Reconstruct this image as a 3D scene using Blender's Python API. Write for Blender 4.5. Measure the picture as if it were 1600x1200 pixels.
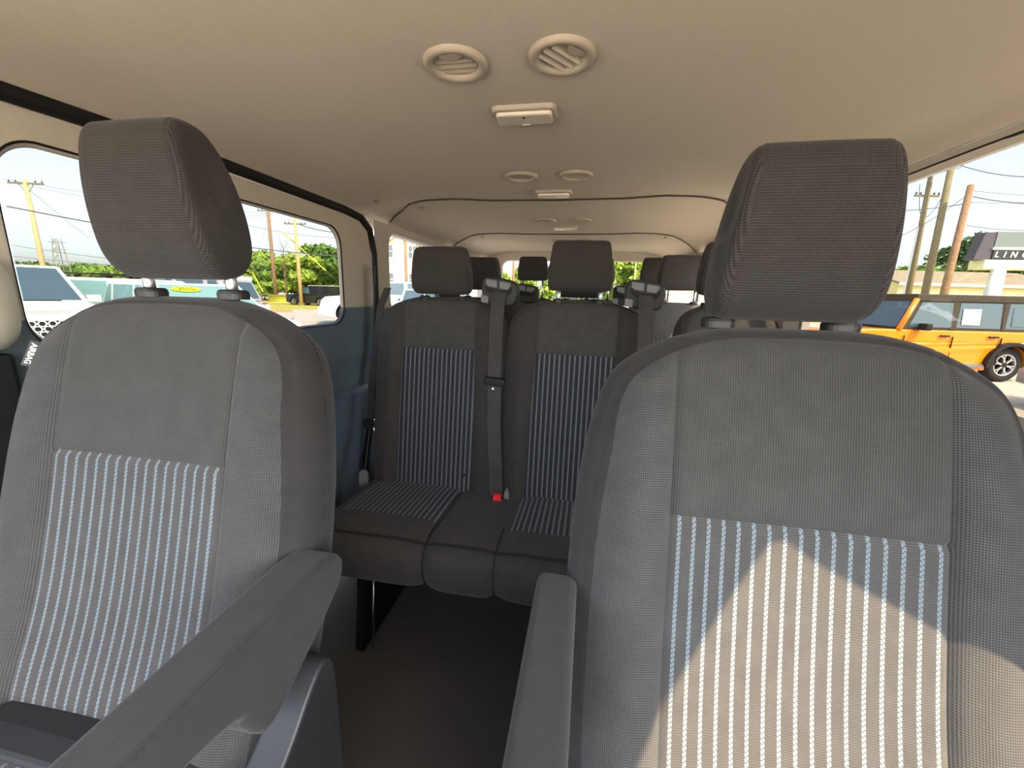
import bpy, bmesh, math, random
import numpy as np
from mathutils import Vector, Matrix
random.seed(7); rng = np.random.default_rng(7)
for o in list(bpy.data.objects): bpy.data.objects.remove(o, do_unlink=True)
S = bpy.context.scene; COL = S.collection
# ------------------------------------------------------------------ camera, sky, sun, exposure
CZ = 1.62                                   # eye height above the parking lot
F_PX, PITCH, ROLL, YAW = 640.0, math.radians(12.2), 0.026, math.radians(10.4)
fwd = Vector((-math.sin(YAW)*math.cos(PITCH), math.cos(YAW)*math.cos(PITCH), -math.sin(PITCH)))
rgt = fwd.cross(Vector((0, 0, 1))).normalized(); upv = rgt.cross(fwd)
R_ = rgt*math.cos(ROLL) + upv*math.sin(ROLL); U_ = upv*math.cos(ROLL) - rgt*math.sin(ROLL)
cam_d = bpy.data.cameras.new('camera'); cam = bpy.data.objects.new('camera', cam_d); COL.objects.link(cam)
cam_d.sensor_width = 36; cam_d.lens = F_PX/1600*36; cam_d.clip_start = 0.02; cam_d.clip_end = 800
m = Matrix((R_, U_, -fwd)).transposed().to_4x4(); m.translation = (0, 0, CZ); cam.matrix_world = m
S.camera = cam
SUN_D = Vector((-1.0, 1.0, -1.5)).normalized()
W = bpy.data.worlds.new('sky'); S.world = W; W.use_nodes = True
nt = W.node_tree; bg = nt.nodes['Background']; sk = nt.nodes.new('ShaderNodeTexSky')
sk.sky_type = 'NISHITA'; sk.sun_disc = False
sk.sun_elevation = math.asin(-SUN_D.z); sk.sun_rotation = math.atan2(-SUN_D.x, -SUN_D.y)
sk.air_density = 1.0; sk.dust_density = 2.5; sk.ozone_density = 1.2
hs_ = nt.nodes.new('ShaderNodeHueSaturation'); hs_.inputs['Saturation'].default_value = 0.60
nt.links.new(sk.outputs[0], hs_.inputs['Color']); nt.links.new(hs_.outputs[0], bg.inputs[0]); bg.inputs[1].default_value = 1.0
sd = bpy.data.lights.new('sun', 'SUN'); so = bpy.data.objects.new('sun', sd); COL.objects.link(so)
so.location = (12, -12, 20); so.rotation_euler = SUN_D.to_track_quat('-Z', 'Y').to_euler()
sd.energy = 16.0; sd.angle = math.radians(0.6); sd.color = (1.0, 0.77, 0.50)
S.view_settings.view_transform = 'Standard'; S.view_settings.look = 'None'
S.view_settings.gamma = 1.0; S.view_settings.use_curve_mapping = False
S.view_settings.exposure = 1.0
# ------------------------------------------------------------------ helpers
def at(u, v, depth):                         # a point of the place, camera-relative, seen at (u, v) at a real depth
    return (R_*((u-800)/F_PX) + U_*((600-v)/F_PX) + fwd)*depth
def srgb(c):
    f = lambda x: x/12.92 if x <= .04045 else ((x+.055)/1.055)**2.4
    return tuple(f(x/255) for x in c) + (1,)
def nodes_of(mat): return mat.node_tree.nodes, mat.node_tree.links
def base_mat(name, col, rough=.8, metal=0, spec=.3, coat=0):
    m = bpy.data.materials.new(name); m.use_nodes = True
    b = m.node_tree.nodes['Principled BSDF']
    b.inputs['Base Color'].default_value = col if len(col) == 4 else tuple(col)+(1,)
    b.inputs['Roughness'].default_value = rough; b.inputs['Metallic'].default_value = metal
    b.inputs['Specular IOR Level'].default_value = spec; b.inputs['Coat Weight'].default_value = coat
    return m
def noisy(name, col, rough=.8, amt=.18, scale=60, bump=.0, metal=0, spec=.3, coat=0, detail=4, dist=.002):
    m = base_mat(name, col, rough, metal, spec, coat); N, L = nodes_of(m); b = N['Principled BSDF']
    tc = N.new('ShaderNodeTexCoord'); n = N.new('ShaderNodeTexNoise'); n.inputs['Scale'].default_value = scale; n.inputs['Detail'].default_value = detail
    L.new(tc.outputs['Object'], n.inputs['Vector'])
    r = N.new('ShaderNodeMapRange'); r.inputs[1].default_value = .25; r.inputs[2].default_value = .75
    r.inputs[3].default_value = 1-amt; r.inputs[4].default_value = 1+amt; L.new(n.outputs[0], r.inputs[0])
    v = N.new('ShaderNodeVectorMath'); v.operation = 'SCALE'; v.inputs[0].default_value = col[:3]
    L.new(r.outputs[0], v.inputs['Scale']); L.new(v.outputs[0], b.inputs['Base Color'])
    if bump:
        bp = N.new('ShaderNodeBump'); bp.inputs['Strength'].default_value = bump; bp.inputs['Distance'].default_value = dist
        L.new(n.outputs[0], bp.inputs['Height']); L.new(bp.outputs[0], b.inputs['Normal'])
    return m
def mth(N, L, op, a, b=None, c=None):
    n = N.new('ShaderNodeMath'); n.operation = op
    for i, x in enumerate((a, b, c)):
        if x is None: continue
        if isinstance(x, (int, float)): n.inputs[i].default_value = x
        else: L.new(x, n.inputs[i])
    return n.outputs[0]
def weave(name, col, pu=.0026, pv=.0026, amt=.45, rough=.92, stripe=None):
    """woven seat cloth in UV metres; stripe = (period, share, colour, dash_period)"""
    m = base_mat(name, col, rough, 0, .15); N, L = nodes_of(m); b = N['Principled BSDF']
    b.inputs['Sheen Weight'].default_value = .08; b.inputs['Sheen Roughness'].default_value = .5
    uv = N.new('ShaderNodeUVMap'); sp = N.new('ShaderNodeSeparateXYZ'); L.new(uv.outputs[0], sp.inputs[0])
    u, v = sp.outputs[0], sp.outputs[1]
    su = mth(N, L, 'SINE', mth(N, L, 'MULTIPLY', u, 2*math.pi/pu)); sv = mth(N, L, 'SINE', mth(N, L, 'MULTIPLY', v, 2*math.pi/pv))
    w = mth(N, L, 'MULTIPLY_ADD', mth(N, L, 'ADD', su, sv), amt*.5, 1.0)
    n = N.new('ShaderNodeTexNoise'); n.inputs['Scale'].default_value = 28; n.inputs['Detail'].default_value = 6; L.new(uv.outputs[0], n.inputs[0])
    w = mth(N, L, 'MULTIPLY', w, mth(N, L, 'MULTIPLY_ADD', n.outputs[0], .45, .78))
    sc = N.new('ShaderNodeVectorMath'); sc.operation = 'SCALE'; sc.inputs[0].default_value = col[:3]; L.new(w, sc.inputs['Scale'])
    out = sc.outputs[0]
    if stripe:
        per, share, scol, dash = stripe
        fr = mth(N, L, 'FRACT', mth(N, L, 'ADD', mth(N, L, 'DIVIDE', u, per), 40.5))
        d = mth(N, L, 'ABSOLUTE', mth(N, L, 'SUBTRACT', fr, .5))
        mask = mth(N, L, 'LESS_THAN', d, share*.5)
        if dash:
            ph = mth(N, L, 'ADD', mth(N, L, 'DIVIDE', v, dash), mth(N, L, 'MULTIPLY', mth(N, L, 'GREATER_THAN', fr, .5), .5))
            dm = mth(N, L, 'GREATER_THAN', mth(N, L, 'FRACT', mth(N, L, 'ADD', ph, mth(N, L, 'MULTIPLY', fr, 1.2))), .34)
            mask = mth(N, L, 'MULTIPLY', mask, mth(N, L, 'MULTIPLY_ADD', dm, .72, .28))
        mx = N.new('ShaderNodeMix'); mx.data_type = 'RGBA'; L.new(mask, mx.inputs[0]); L.new(out, mx.inputs[6]); mx.inputs[7].default_value = scol
        out = mx.outputs[2]
    L.new(out, b.inputs['Base Color'])
    bp = N.new('ShaderNodeBump'); bp.inputs['Strength'].default_value = .35; bp.inputs['Distance'].default_value = .0006
    L.new(w, bp.inputs['Height']); L.new(bp.outputs[0], b.inputs['Normal'])
    return m
def glass(name, tint, gloss=.06):
    m = bpy.data.materials.new(name); m.use_nodes = True; N, L = nodes_of(m); N.clear()
    o = N.new('ShaderNodeOutputMaterial'); t = N.new('ShaderNodeBsdfTransparent'); t.inputs[0].default_value = tuple(tint)+(1,)
    g = N.new('ShaderNodeBsdfGlossy'); g.inputs[1].default_value = .02; mx = N.new('ShaderNodeMixShader')
    fz = N.new('ShaderNodeFresnel'); fz.inputs[0].default_value = 1.45
    L.new(mth(N, L, 'MULTIPLY', fz.outputs[0], gloss*10), mx.inputs[0]); L.new(t.outputs[0], mx.inputs[1]); L.new(g.outputs[0], mx.inputs[2]); L.new(mx.outputs[0], o.inputs[0])
    return m
# ---- objects.  All coordinates are camera-relative metres; CZ lifts them onto the lot.
def wpos(o):
    p = Vector((0, 0, 0))
    while o: p += o.location; o = o.parent
    return p
def link(name, me, mat=None, parent=None, smooth=False, label=None, cat=None, group=None, kind=None, bevel=0, seg=2, sub=0):
    o = bpy.data.objects.new(name, me); COL.objects.link(o)
    if mat is not None:
        for x in (mat if isinstance(mat, (list, tuple)) else [mat]): me.materials.append(x)
    if parent: o.parent = parent; o.location = -wpos(parent)
    if smooth:
        me.polygons.foreach_set('use_smooth', [True]*len(me.polygons)); me.update()
    if bevel:
        b = o.modifiers.new('bevel', 'BEVEL'); b.width = bevel; b.segments = seg; b.limit_method = 'ANGLE'; b.angle_limit = math.radians(35)
    if sub:
        s = o.modifiers.new('sub', 'SUBSURF'); s.levels = sub; s.render_levels = sub
    tag(o, label, cat, group, kind); return o
def tag(o, label=None, cat=None, group=None, kind=None):
    for k, v in (('label', label), ('category', cat), ('group', group), ('kind', kind)):
        if v: o[k] = v
    return o
def thing(name, loc, label, cat, group=None, kind=None):
    e = bpy.data.objects.new(name, None); COL.objects.link(e); e.empty_display_size = .1
    e.location = (loc[0], loc[1], loc[2]+CZ); tag(e, label, cat, group, kind); return e
def mesh(name, V, Fc, uv=None):
    me = bpy.data.meshes.new(name)
    me.from_pydata([(v[0], v[1], v[2]+CZ) for v in V], [], [tuple(f) for f in Fc])
    if uv is not None:
        l = me.uv_layers.new(name='UVMap'); idx = np.empty(len(me.loops), int); me.loops.foreach_get('vertex_index', idx)
        l.data.foreach_set('uv', np.asarray(uv, float)[idx].ravel())
    return me
def M(name, V, Fc, mat, parent=None, uv=None, **k): return link(name, mesh(name, V, Fc, uv), mat, parent, **k)
BOXF = [(0, 3, 2, 1), (4, 5, 6, 7), (0, 1, 5, 4), (1, 2, 6, 5), (2, 3, 7, 6), (3, 0, 4, 7)]
class B:                                      # collects simple solids into one mesh
    def __init__(s): s.V = []; s.F = []
    def add(s, V, Fc): n = len(s.V); s.V += [tuple(v) for v in V]; s.F += [tuple(i+n for i in f) for f in Fc]; return s
    def box(s, x0, x1, y0, y1, z0, z1): return s.add([(x0, y0, z0), (x1, y0, z0), (x1, y1, z0), (x0, y1, z0), (x0, y0, z1), (x1, y0, z1), (x1, y1, z1), (x0, y1, z1)], BOXF)
    def obox(s, c, ax, ay, az):               # centre and three half vectors
        c, ax, ay, az = map(Vector, (c, ax, ay, az)); V = []
        for k in (-1, 1):
            for i, j in ((-1, -1), (1, -1), (1, 1), (-1, 1)): V.append(c+ax*i+ay*j+az*k)
        return s.add(V, BOXF)
    def prism(s, poly, f0, f1):               # poly in 2D, f0/f1 map it to the two end faces
        n = len(poly); V = [f0(*p) for p in poly]+[f1(*p) for p in poly]
        Fc = [tuple(range(n))[::-1], tuple(range(n, 2*n))]+[(i, (i+1) % n, (i+1) % n+n, i+n) for i in range(n)]
        return s.add(V, Fc)
    def tube(s, pts, r, n=8, cap=True):
        pts = [Vector(p) for p in pts]; rr = r if isinstance(r, (list, tuple)) else [r]*len(pts); V = []; Fc = []; ref = None
        for i, p in enumerate(pts):
            t = (pts[min(i+1, len(pts)-1)]-pts[max(i-1, 0)]).normalized()
            a = t.orthogonal().normalized() if ref is None else (ref-t*ref.dot(t)).normalized()
            ref = a; b = t.cross(a)
            V += [p+(a*math.cos(2*math.pi*k/n)+b*math.sin(2*math.pi*k/n))*rr[i] for k in range(n)]
        for i in range(len(pts)-1):
            for k in range(n): Fc.append((i*n+k, i*n+(k+1) % n, (i+1)*n+(k+1) % n, (i+1)*n+k))
        if cap: Fc += [tuple(range(n))[::-1], tuple(range((len(pts)-1)*n, len(pts)*n))]
        return s.add(V, Fc)
    def lathe(s, prof, c, ax=(0, 0, 1), n=32, sx=1.0):
        c = Vector(c); ax = Vector(ax).normalized(); a = ax.orthogonal().normalized(); b = ax.cross(a); V = []; Fc = []
        for r, h in prof: V += [c+ax*h+(a*math.cos(2*math.pi*k/n)+b*math.sin(2*math.pi*k/n))*r for k in range(n)]
        for i in range(len(prof)-1):
            for k in range(n): Fc.append((i*n+k, i*n+(k+1) % n, (i+1)*n+(k+1) % n, (i+1)*n+k))
        return s.add(V, Fc)
    def strip(s, pts, half, th=.0012):        # flat webbing along pts, half = half-width vector(s)
        pts = [Vector(p) for p in pts]; V = []; Fc = []
        hv = [Vector(h) for h in half] if isinstance(half[0], (tuple, list, Vector)) else [Vector(half)]*len(pts)
        for i, p in enumerate(pts):
            t = (pts[min(i+1, len(pts)-1)]-pts[max(i-1, 0)]).normalized(); nn = t.cross(hv[i]).normalized()*th
            V += [p-hv[i]-nn, p+hv[i]-nn, p+hv[i]+nn, p-hv[i]+nn]
        for i in range(len(pts)-1):
            for k in range(4): Fc.append((4*i+k, 4*i+(k+1) % 4, 4*i+4+(k+1) % 4, 4*i+4+k))
        Fc += [(3, 2, 1, 0), tuple(4*(len(pts)-1)+k for k in range(4))]
        return s.add(V, Fc)
    def build(s, name, mat, parent=None, **k): return M(name, s.V, s.F, mat, parent, **k)
def grid_faces(idx, keep=None, flip=False):
    out = []; r, c = idx.shape
    for i in range(r-1):
        for j in range(c-1):
            if keep is None or keep[i, j]:
                q = (idx[i, j], idx[i, j+1], idx[i+1, j+1], idx[i+1, j]); out.append(q[::-1] if flip else q)
    return out
def compact(V, Fc, uv=None):
    used = sorted({i for f in Fc for i in f}); mp = {a: b for b, a in enumerate(used)}
    return [V[i] for i in used], [tuple(mp[i] for i in f) for f in Fc], ([uv[i] for i in used] if uv is not None else None)
def rrect(y0, y1, z0, z1, r, n=6):
    out = []
    for cy, cz, a0 in ((y1-r, z1-r, 0), (y0+r, z1-r, 90), (y0+r, z0+r, 180), (y1-r, z0+r, 270)):
        for k in range(n+1):
            a = math.radians(a0+90*k/n); out.append((cy+r*math.cos(a), cz+r*math.sin(a)))
    return out
def chaikin(p, n=2):
    for _ in range(n):
        q = []
        for i in range(len(p)):
            a, b = p[i], p[(i+1) % len(p)]
            q += [tuple(a[k]*.75+b[k]*.25 for k in range(len(a))), tuple(a[k]*.25+b[k]*.75 for k in range(len(a)))]
        p = q
    return p
def text(name, body, size, mat, parent, origin, xdir, ydir, ext=.001, shear=0.0, bold=0.0, spacing=1.0):
    cu = bpy.data.curves.new('txt', 'FONT'); cu.body = body; cu.size = size; cu.extrude = ext; cu.shear = shear; cu.offset = bold; cu.space_character = spacing
    cu.align_x = 'CENTER'; cu.align_y = 'CENTER'
    t = bpy.data.objects.new('txt', cu); COL.objects.link(t)
    me = bpy.data.meshes.new_from_object(t.evaluated_get(bpy.context.evaluated_depsgraph_get()))
    bpy.data.objects.remove(t, do_unlink=True)
    x = Vector(xdir).normalized(); y = Vector(ydir).normalized(); z = x.cross(y)
    mm = Matrix((x, y, z)).transposed().to_4x4(); mm.translation = Vector(origin)+Vector((0, 0, CZ)); me.transform(mm); me.materials.clear()
    return link(name, me, mat, parent)
# ------------------------------------------------------------------ materials
liner = noisy('headliner_cloth', srgb((188, 177, 161)), .95, .07, 420, .25, dist=.001)
liner_trim = noisy('pale_trim_plastic', srgb((178, 170, 155)), .6, .04, 90)
lens_m = base_mat('lamp_lens', srgb((205, 198, 180)), .25, 0, .5)
vent_m = base_mat('vent_plastic', srgb((166, 154, 136)), .5, 0, .4)
dark_hole = base_mat('vent_cavity', srgb((30, 27, 24)), .9)
panel_dark = noisy('slate_trim_plastic', srgb((92, 104, 112)), .42, .04, 120, .05, spec=.4)
rubber = base_mat('black_rubber', srgb((16, 15, 15)), .6)
black_pl = base_mat('black_plastic', srgb((30, 30, 31)), .4, 0, .4)
grey_pl = noisy('grey_plastic', srgb((40, 41, 43)), .5, .05, 200, .1, spec=.35)
guide_grey = base_mat('belt_guide_grey', srgb((120, 120, 122)), .45)
chrome = noisy('brushed_chrome', srgb((205, 205, 205)), .28, .15, 900, metal=1)
carpet = noisy('black_carpet', srgb((64, 61, 59)), 1.0, .35, 900, .6, spec=.05, dist=.003)
metal_blk = base_mat('black_steel', srgb((14, 14, 15)), .35, .3)
red_m = base_mat('buckle_red', srgb((225, 40, 45)), .4)
white_ink = base_mat('white_print', srgb((235, 235, 235)), .6)
FC = srgb((54, 53, 51)); FB = srgb((56, 55, 54)); FT = srgb((40, 38, 37)); FD = srgb((60, 58, 57))
cloth_c = weave('seat_cloth_centre', FC, .0030, .0022, .5)
cloth_b = weave('seat_cloth_bolster', FB, .0026, .0030, .6)
cloth_t = weave('seat_cloth_trim', FT, .0016, .0016, .25)
cloth_h = weave('headrest_cloth', srgb((46, 43, 41)), .0030, .0034, .6)
cloth_s = weave('seat_cloth_striped', FD, .0014, .0030, .4, stripe=(.0182, .25, srgb((97, 106, 110)), .0062))
cloth_arm = weave('armrest_cloth', srgb((45, 43, 42)), .0016, .0016, .3)
rear_c = weave('rear_seat_cloth', srgb((70, 68, 65)), .003, .0024, .35)
rear_t = weave('rear_seat_trim', srgb((62, 59, 57)), .002, .002, .25)
rear_s = weave('rear_seat_striped', srgb((50, 50, 51)), .0016, .003, .3, stripe=(.0190, .32, srgb((104, 106, 114)), None))
rear_p = base_mat('rear_seat_piping', srgb((38, 36, 35)), .8)
web_m = weave('belt_webbing', srgb((66, 63, 62)), .002, .004, .3, .7)
clear_g = glass('clear_glass', (.93, .96, .94), .02)
tint_g = glass('tinted_glass', (.125, .132, .132), .015)
tint_b = glass('faint_tinted_glass', (.50, .51, .50), .015)
tint_m = glass('medium_tinted_glass', (.19, .195, .19), .015)
tint_r = glass('light_tinted_glass', (.165, .168, .162), .005)
# ------------------------------------------------------------------ the van shell
XL, XR, ZF, YB = -1.05, .69, -1.2, 4.15
XC = (XL+XR)/2
def add_split(hole, zs):
    out = []; ids = []
    for i, p in enumerate(hole):
        q = hole[(i+1) % len(hole)]; out.append(p)
        if (p[1]-zs)*(q[1]-zs) < 0:
            t = (zs-p[1])/(q[1]-p[1]); out.append((p[0]+(q[0]-p[0])*t, zs)); ids.append(len(out)-1)
    return out, ids
def ring_split(parent, wall, y0, y1, z0, z1, hole, out, reveal, zs, upper, lower, names):
    hole, ids = add_split(hole, zs); V, Fc = ring(wall, y0, y1, z0, z1, hole, out, reveal, None, 'x', ids=ids)
    n = len(hole); up = []; lo = []
    for k, f in enumerate(Fc):
        i = k % n; j = (i+1) % n
        (up if hole[i][1]+hole[j][1] > 2*zs else lo).append(f)
    a = compact(V, up); M(names[0], a[0], a[1], upper, parent)
    a = compact(V, lo); M(names[1], a[0], a[1], lower, parent)
def ring(wall, y0, y1, z0, z1, hole, out, reveal, mat, name, xf=None, ids=()):
    """wall panel on x=wall between (y0,z0) and (y1,z1) around a rounded opening; reveal leads outwards to the pane"""
    n = len(hole); cy = sum(p[0] for p in hole)/n; cz = sum(p[1] for p in hole)/n; outer = []
    for y, z in hole:
        dy, dz = y-cy, z-cz; t = 1e9
        if dy > 1e-9: t = min(t, (y1-cy)/dy)
        if dy < -1e-9: t = min(t, (y0-cy)/dy)
        if dz > 1e-9: t = min(t, (z1-cz)/dz)
        if dz < -1e-9: t = min(t, (z0-cz)/dz)
        outer.append([cy+dy*t, cz+dz*t])
    for c in ((y0, z0), (y0, z1), (y1, z0), (y1, z1)):
        i = min([k for k in range(n) if k not in ids], key=lambda k: (outer[k][0]-c[0])**2+(outer[k][1]-c[1])**2); outer[i] = list(c)
    for i in ids: outer[i] = [y0 if hole[i][0] < cy else y1, hole[i][1]]
    if ids:
        zs_ = hole[ids[0]][1]
        for i in range(n):
            if i not in ids: outer[i][1] = max(outer[i][1], zs_) if hole[i][1] > zs_ else min(outer[i][1], zs_)
    xf = xf or (lambda z: wall)
    V = [(xf(p[1]), p[0], p[1]) for p in outer]
    V += [(xf(p[1]), cy+(p[0]-cy)*1.0+(0), p[1]) for p in hole]
    V += [(xf(p[1])+out*reveal, cy+(p[0]-cy)*.985, cz+(p[1]-cz)*.97) for p in hole]
    Fc = []
    for a in (0, n):
        for i in range(n): j = (i+1) % n; Fc.append((a+i, a+j, a+n+j, a+n+i) if out > 0 else (a+n+i, a+n+j, a+j, a+i))
    return V, Fc
def pane(hole, x, g=.985): 
    n = len(hole); cy = sum(p[0] for p in hole)/n; cz = sum(p[1] for p in hole)/n
    return [(x, cy+(p[0]-cy)*g, cz+(p[1]-cz)*g) for p in hole], [tuple(range(n))]
def sheet(b, x, y0, y1, z0, z1, t=.02, out=1):
    b.box(min(x, x+out*t), max(x, x+out*t), y0, y1, z0, z1)
wl = thing('wall_left', (XL, 1.5, ZF), 'pale and slate side wall of the van with the sliding door', 'wall', kind='structure')
wr = thing('wall_right', (XR, 1.5, ZF), 'driver side wall of the van with long windows', 'wall', kind='structure')
win_id = [0]
def window(hole, x, mat, lab, frame_out):
    win_id[0] += 1
    V, Fc = pane(hole, x)
    o = M('window_%d' % win_id[0], V, Fc, mat, label=lab, cat='window', kind='structure'); return o
# --- left: front door, middle pillar, sliding door, rear quarter
H_slide = chaikin(rrect(.60, 1.64, -.138, .258, .075, 5), 1)
H_lf = rrect(-.62, .28, -.16, .27, .08); H_l3 = rrect(2.07, 3.0, -.13, .316, .10); H_l4 = rrect(3.12, 3.98, -.12, .31, .09)
ring_split(wl, XL, .53, 1.885, -.20, .322, H_slide, -1, .012, -.070, liner_trim, panel_dark, ('sliding_door_upper_trim', 'sliding_door_sill'))
# slate lower trim of the sliding door with a sculpted armrest shelf and a recess
def door_x(y, z):
    x = XL
    s = max(0, min(1, (-.20-z)/.10)); x += .035*s*s*(3-2*s)
    if z < -.2:
        ed = max(0, min(1, (y-1.28-.25*(-.2-z))/.18)); x += -.045*ed*max(0, min(1, (-.2-z)/.12))*max(0, min(1, (z+1.2)/.7))
    if y > 1.66: x += .0
    if z < -.46 and y > 1.5: x -= .03
    return x
ys = np.linspace(.53, 1.885, 56); zs = np.linspace(-1.15, -.20, 40)
V = [(door_x(y, z), y, z) for z in zs for y in ys]; idx = np.arange(len(V)).reshape(len(zs), len(ys))
M('sliding_door_lower_panel', V, grid_faces(idx, None, True), panel_dark, wl, smooth=True, label='slate lower panel of the sliding door')
seal = B(); n = len(H_slide); cy = 1.12; cz = .06
V = []; Fc = []
for dx, g in ((.001, 1.0), (.003, 1.007), (-.010, .992)): V += [(XL+dx, cy+(p[0]-cy)*g, cz+(p[1]-cz)*(1+(g-1)*2.2)) for p in H_slide]
for a, c in ((0, n), (0, 2*n)):
    for i in range(n): j = (i+1) % n; Fc.append((a+i, a+j, c+j, c+i))
seal.add(V, Fc).build('window_seal', rubber, wl)
gap = B()                                     # black door seal running along the rail and down the rear door edge
pts = [(XL+.004, -.6, .300), (XL+.004, .2, .327), (XL+.004, .63, .330), (XL+.004, 1.1, .342), (XL+.004, 1.67, .336), (XL+.004, 1.80, .326), (XL+.004, 1.875, .285), (XL+.004, 1.905, .18), (XL+.004, 1.905, 0), (XL+.006, 1.895, -.25), (XL+.008, 1.84, -.5), (XL+.008, 1.74, -.8), (XL+.008, 1.70, -1.15)]
gap.tube(pts, .017, 8).build('door_seal', rubber, wl, smooth=True, label='black rubber door seal')
ring_split(wl, XL, 1.925, 3.06, -.20, .34, H_l3, -1, .05, -.080, liner_trim, panel_dark, ('rear_quarter_upper_trim', 'rear_quarter_sill'))
ring_split(wl, XL, 3.06, YB, -.20, .34, H_l4, -1, .05, -.080, liner_trim, panel_dark, ('rear_quarter_upper_trim', 'rear_quarter_sill'))
b = B(); b.box(XL-.02, XL+.012, 1.925, YB, -1.2, -.199); b.build('rear_quarter_lower_panel', panel_dark, wl, bevel=.008)
# middle pillar beside the front passenger, with the belt height cover
b = B(); b.box(XL-.03, XL+.02, .33, .545, -.20, .315); b.build('pillar_trim', liner_trim, wl, bevel=.015)
P = [(XL+.005+.07*math.sqrt(max(0, 1-(2*i/14-1)**2)), .365+.22*i/14) for i in range(15)]
V = []; zz = np.linspace(-.128, .058, 15)
for z in zz:
    q = (z+.035)/.093; k = (1-abs(q)**3.2)**.5 if abs(q) < 1 else .02
    for x, y in P: V.append((XL+.004+(x-XL)*(.35+.65*k)*(1 if k > .1 else .3), .475+(y-.475)*(.45+.55*k), z))
idx = np.arange(len(V)).reshape(15, 15)
M('belt_height_cover', V, grid_faces(idx), base_mat('cream_plastic', srgb((196, 190, 172)), .5), wl, smooth=True, label='cream rounded belt height cover on the pillar')
b = B(); b.box(XL-.03, XL+.03, .30, .56, -1.2, -.125); b.build('pillar_lower_trim', black_pl, wl, bevel=.01)
b = B(); V, Fc = ring(XL, -.75, .33, -.3, .30, H_lf, -1, .03, None, 'x'); b.add(V, Fc); b.box(XL-.02, XL, -.75, .33, -1.2, -.3); b.build('front_door_trim', panel_dark, wl)
window(H_slide, XL-.010, tint_g, 'tinted pane of the sliding door beside the passenger headrest', 0)
window(H_l3, XL-.045, tint_m, 'tinted side pane behind the sliding door with the yellow house in view', 0)
window(H_l4, XL-.045, tint_b, 'rearmost tinted pane of the sliding door side', 0)
window(H_lf, XL-.03, clear_g, 'front passenger door pane beside the belt height cover', 0)
# --- right wall
H_r2 = rrect(.70, 1.52, -.17, .288, .05); H_r3 = rrect(1.72, 2.92, -.13, .296, .09); H_r4 = rrect(3.05, 4.0, -.13, .30, .09)
H_rf = [(-.78, -.29), (.385, -.29), (.345, -.21), (.295, -.11), (.215, .08), (.135, .265), (.112, .325), (.092, .352), (.05, .350), (-.07, .328), (-.2, .298), (-.40, .24), (-.62, .05)]  # driver window outline shaped to throw the sun patch on the driver backrest
for hole, y0, y1, mat in ((H_r2, .52, 1.62, liner_trim), (H_r3, 1.62, 2.98, liner_trim), (H_r4, 2.98, YB, liner_trim)):
    b = B(); V, Fc = ring(XR, y0, y1, -.22, .305, hole, 1, .02 if hole is H_r2 else .05, None, 'x'); b.add(V, Fc); b.build('window_surround', mat, wr)
b = B(); V, Fc = ring(XR-.03, -.80, .52, -.34, .42, H_rf, 1, .01, None, 'x'); b.add(V, Fc); d1 = thing('door_1', (XR, -.1, ZF), 'driver door with its window', 'door', kind='structure'); b.build('front_door_surround', liner_trim, d1)
b = B(); b.box(XR, XR+.03, -.8, YB, -1.2, -.22); b.build('lower_panel', panel_dark, wr)
b = B(); b.tube([(XR+.002, .62, .286), (XR+.002, 1.0, .291), (XR+.002, 1.55, .293)], .003, 6); b.build('window_seal', rubber, wr)
window(H_r2, XR+.02, tint_r, 'tinted pane behind the driver with the orange vehicle in view', 0)
window(H_r3, XR+.045, tint_b, 'tinted driver side pane beside the third row', 0)
window(H_r4, XR+.045, tint_b, 'rearmost tinted pane of the driver side', 0)
window(H_rf, XR-.02, clear_g, 'clear driver door pane beside the driver seat', 0)
# --- back doors
wb = thing('wall_back', (XC, YB, ZF), 'pale rear doors of the van with two windows', 'wall', kind='structure')
H_b1 = rrect(-.90, -.24, -.12, .345, .07); H_b2 = rrect(-.12, .51, -.12, .345, .07)
for hole, x0, x1 in ((H_b1, XL, XC), (H_b2, XC, XR)):
    V, Fc = ring(0, x0, x1, -.25, .46, hole, 1, .05, None, 'x')
    V = [(v[1], YB+v[0], v[2]) for v in V]; b = B(); b.add(V, [f[::-1] for f in Fc]); b.build('back_door_trim', liner_trim, wb)
    V, Fc = pane(hole, 0); win_id[0] += 1
    M('window_%d' % win_id[0], [(v[1], YB+.045, v[2]) for v in V], Fc, tint_m, label='tinted back door pane on the %s' % ('sliding door side' if x0 < -.5 else 'driver side'), cat='window', kind='structure')
b = B(); b.box(XL, XR, YB, YB+.03, -1.2, -.25); b.build('back_door_lower_panel', panel_dark, wb)
# --- floor
fl = B(); fl.box(XL-.05, XR+.05, -1.0, YB+.05, ZF-.04, ZF); floor = fl.build('floor', carpet, label='black carpeted van floor', cat='floor', kind='structure')
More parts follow.
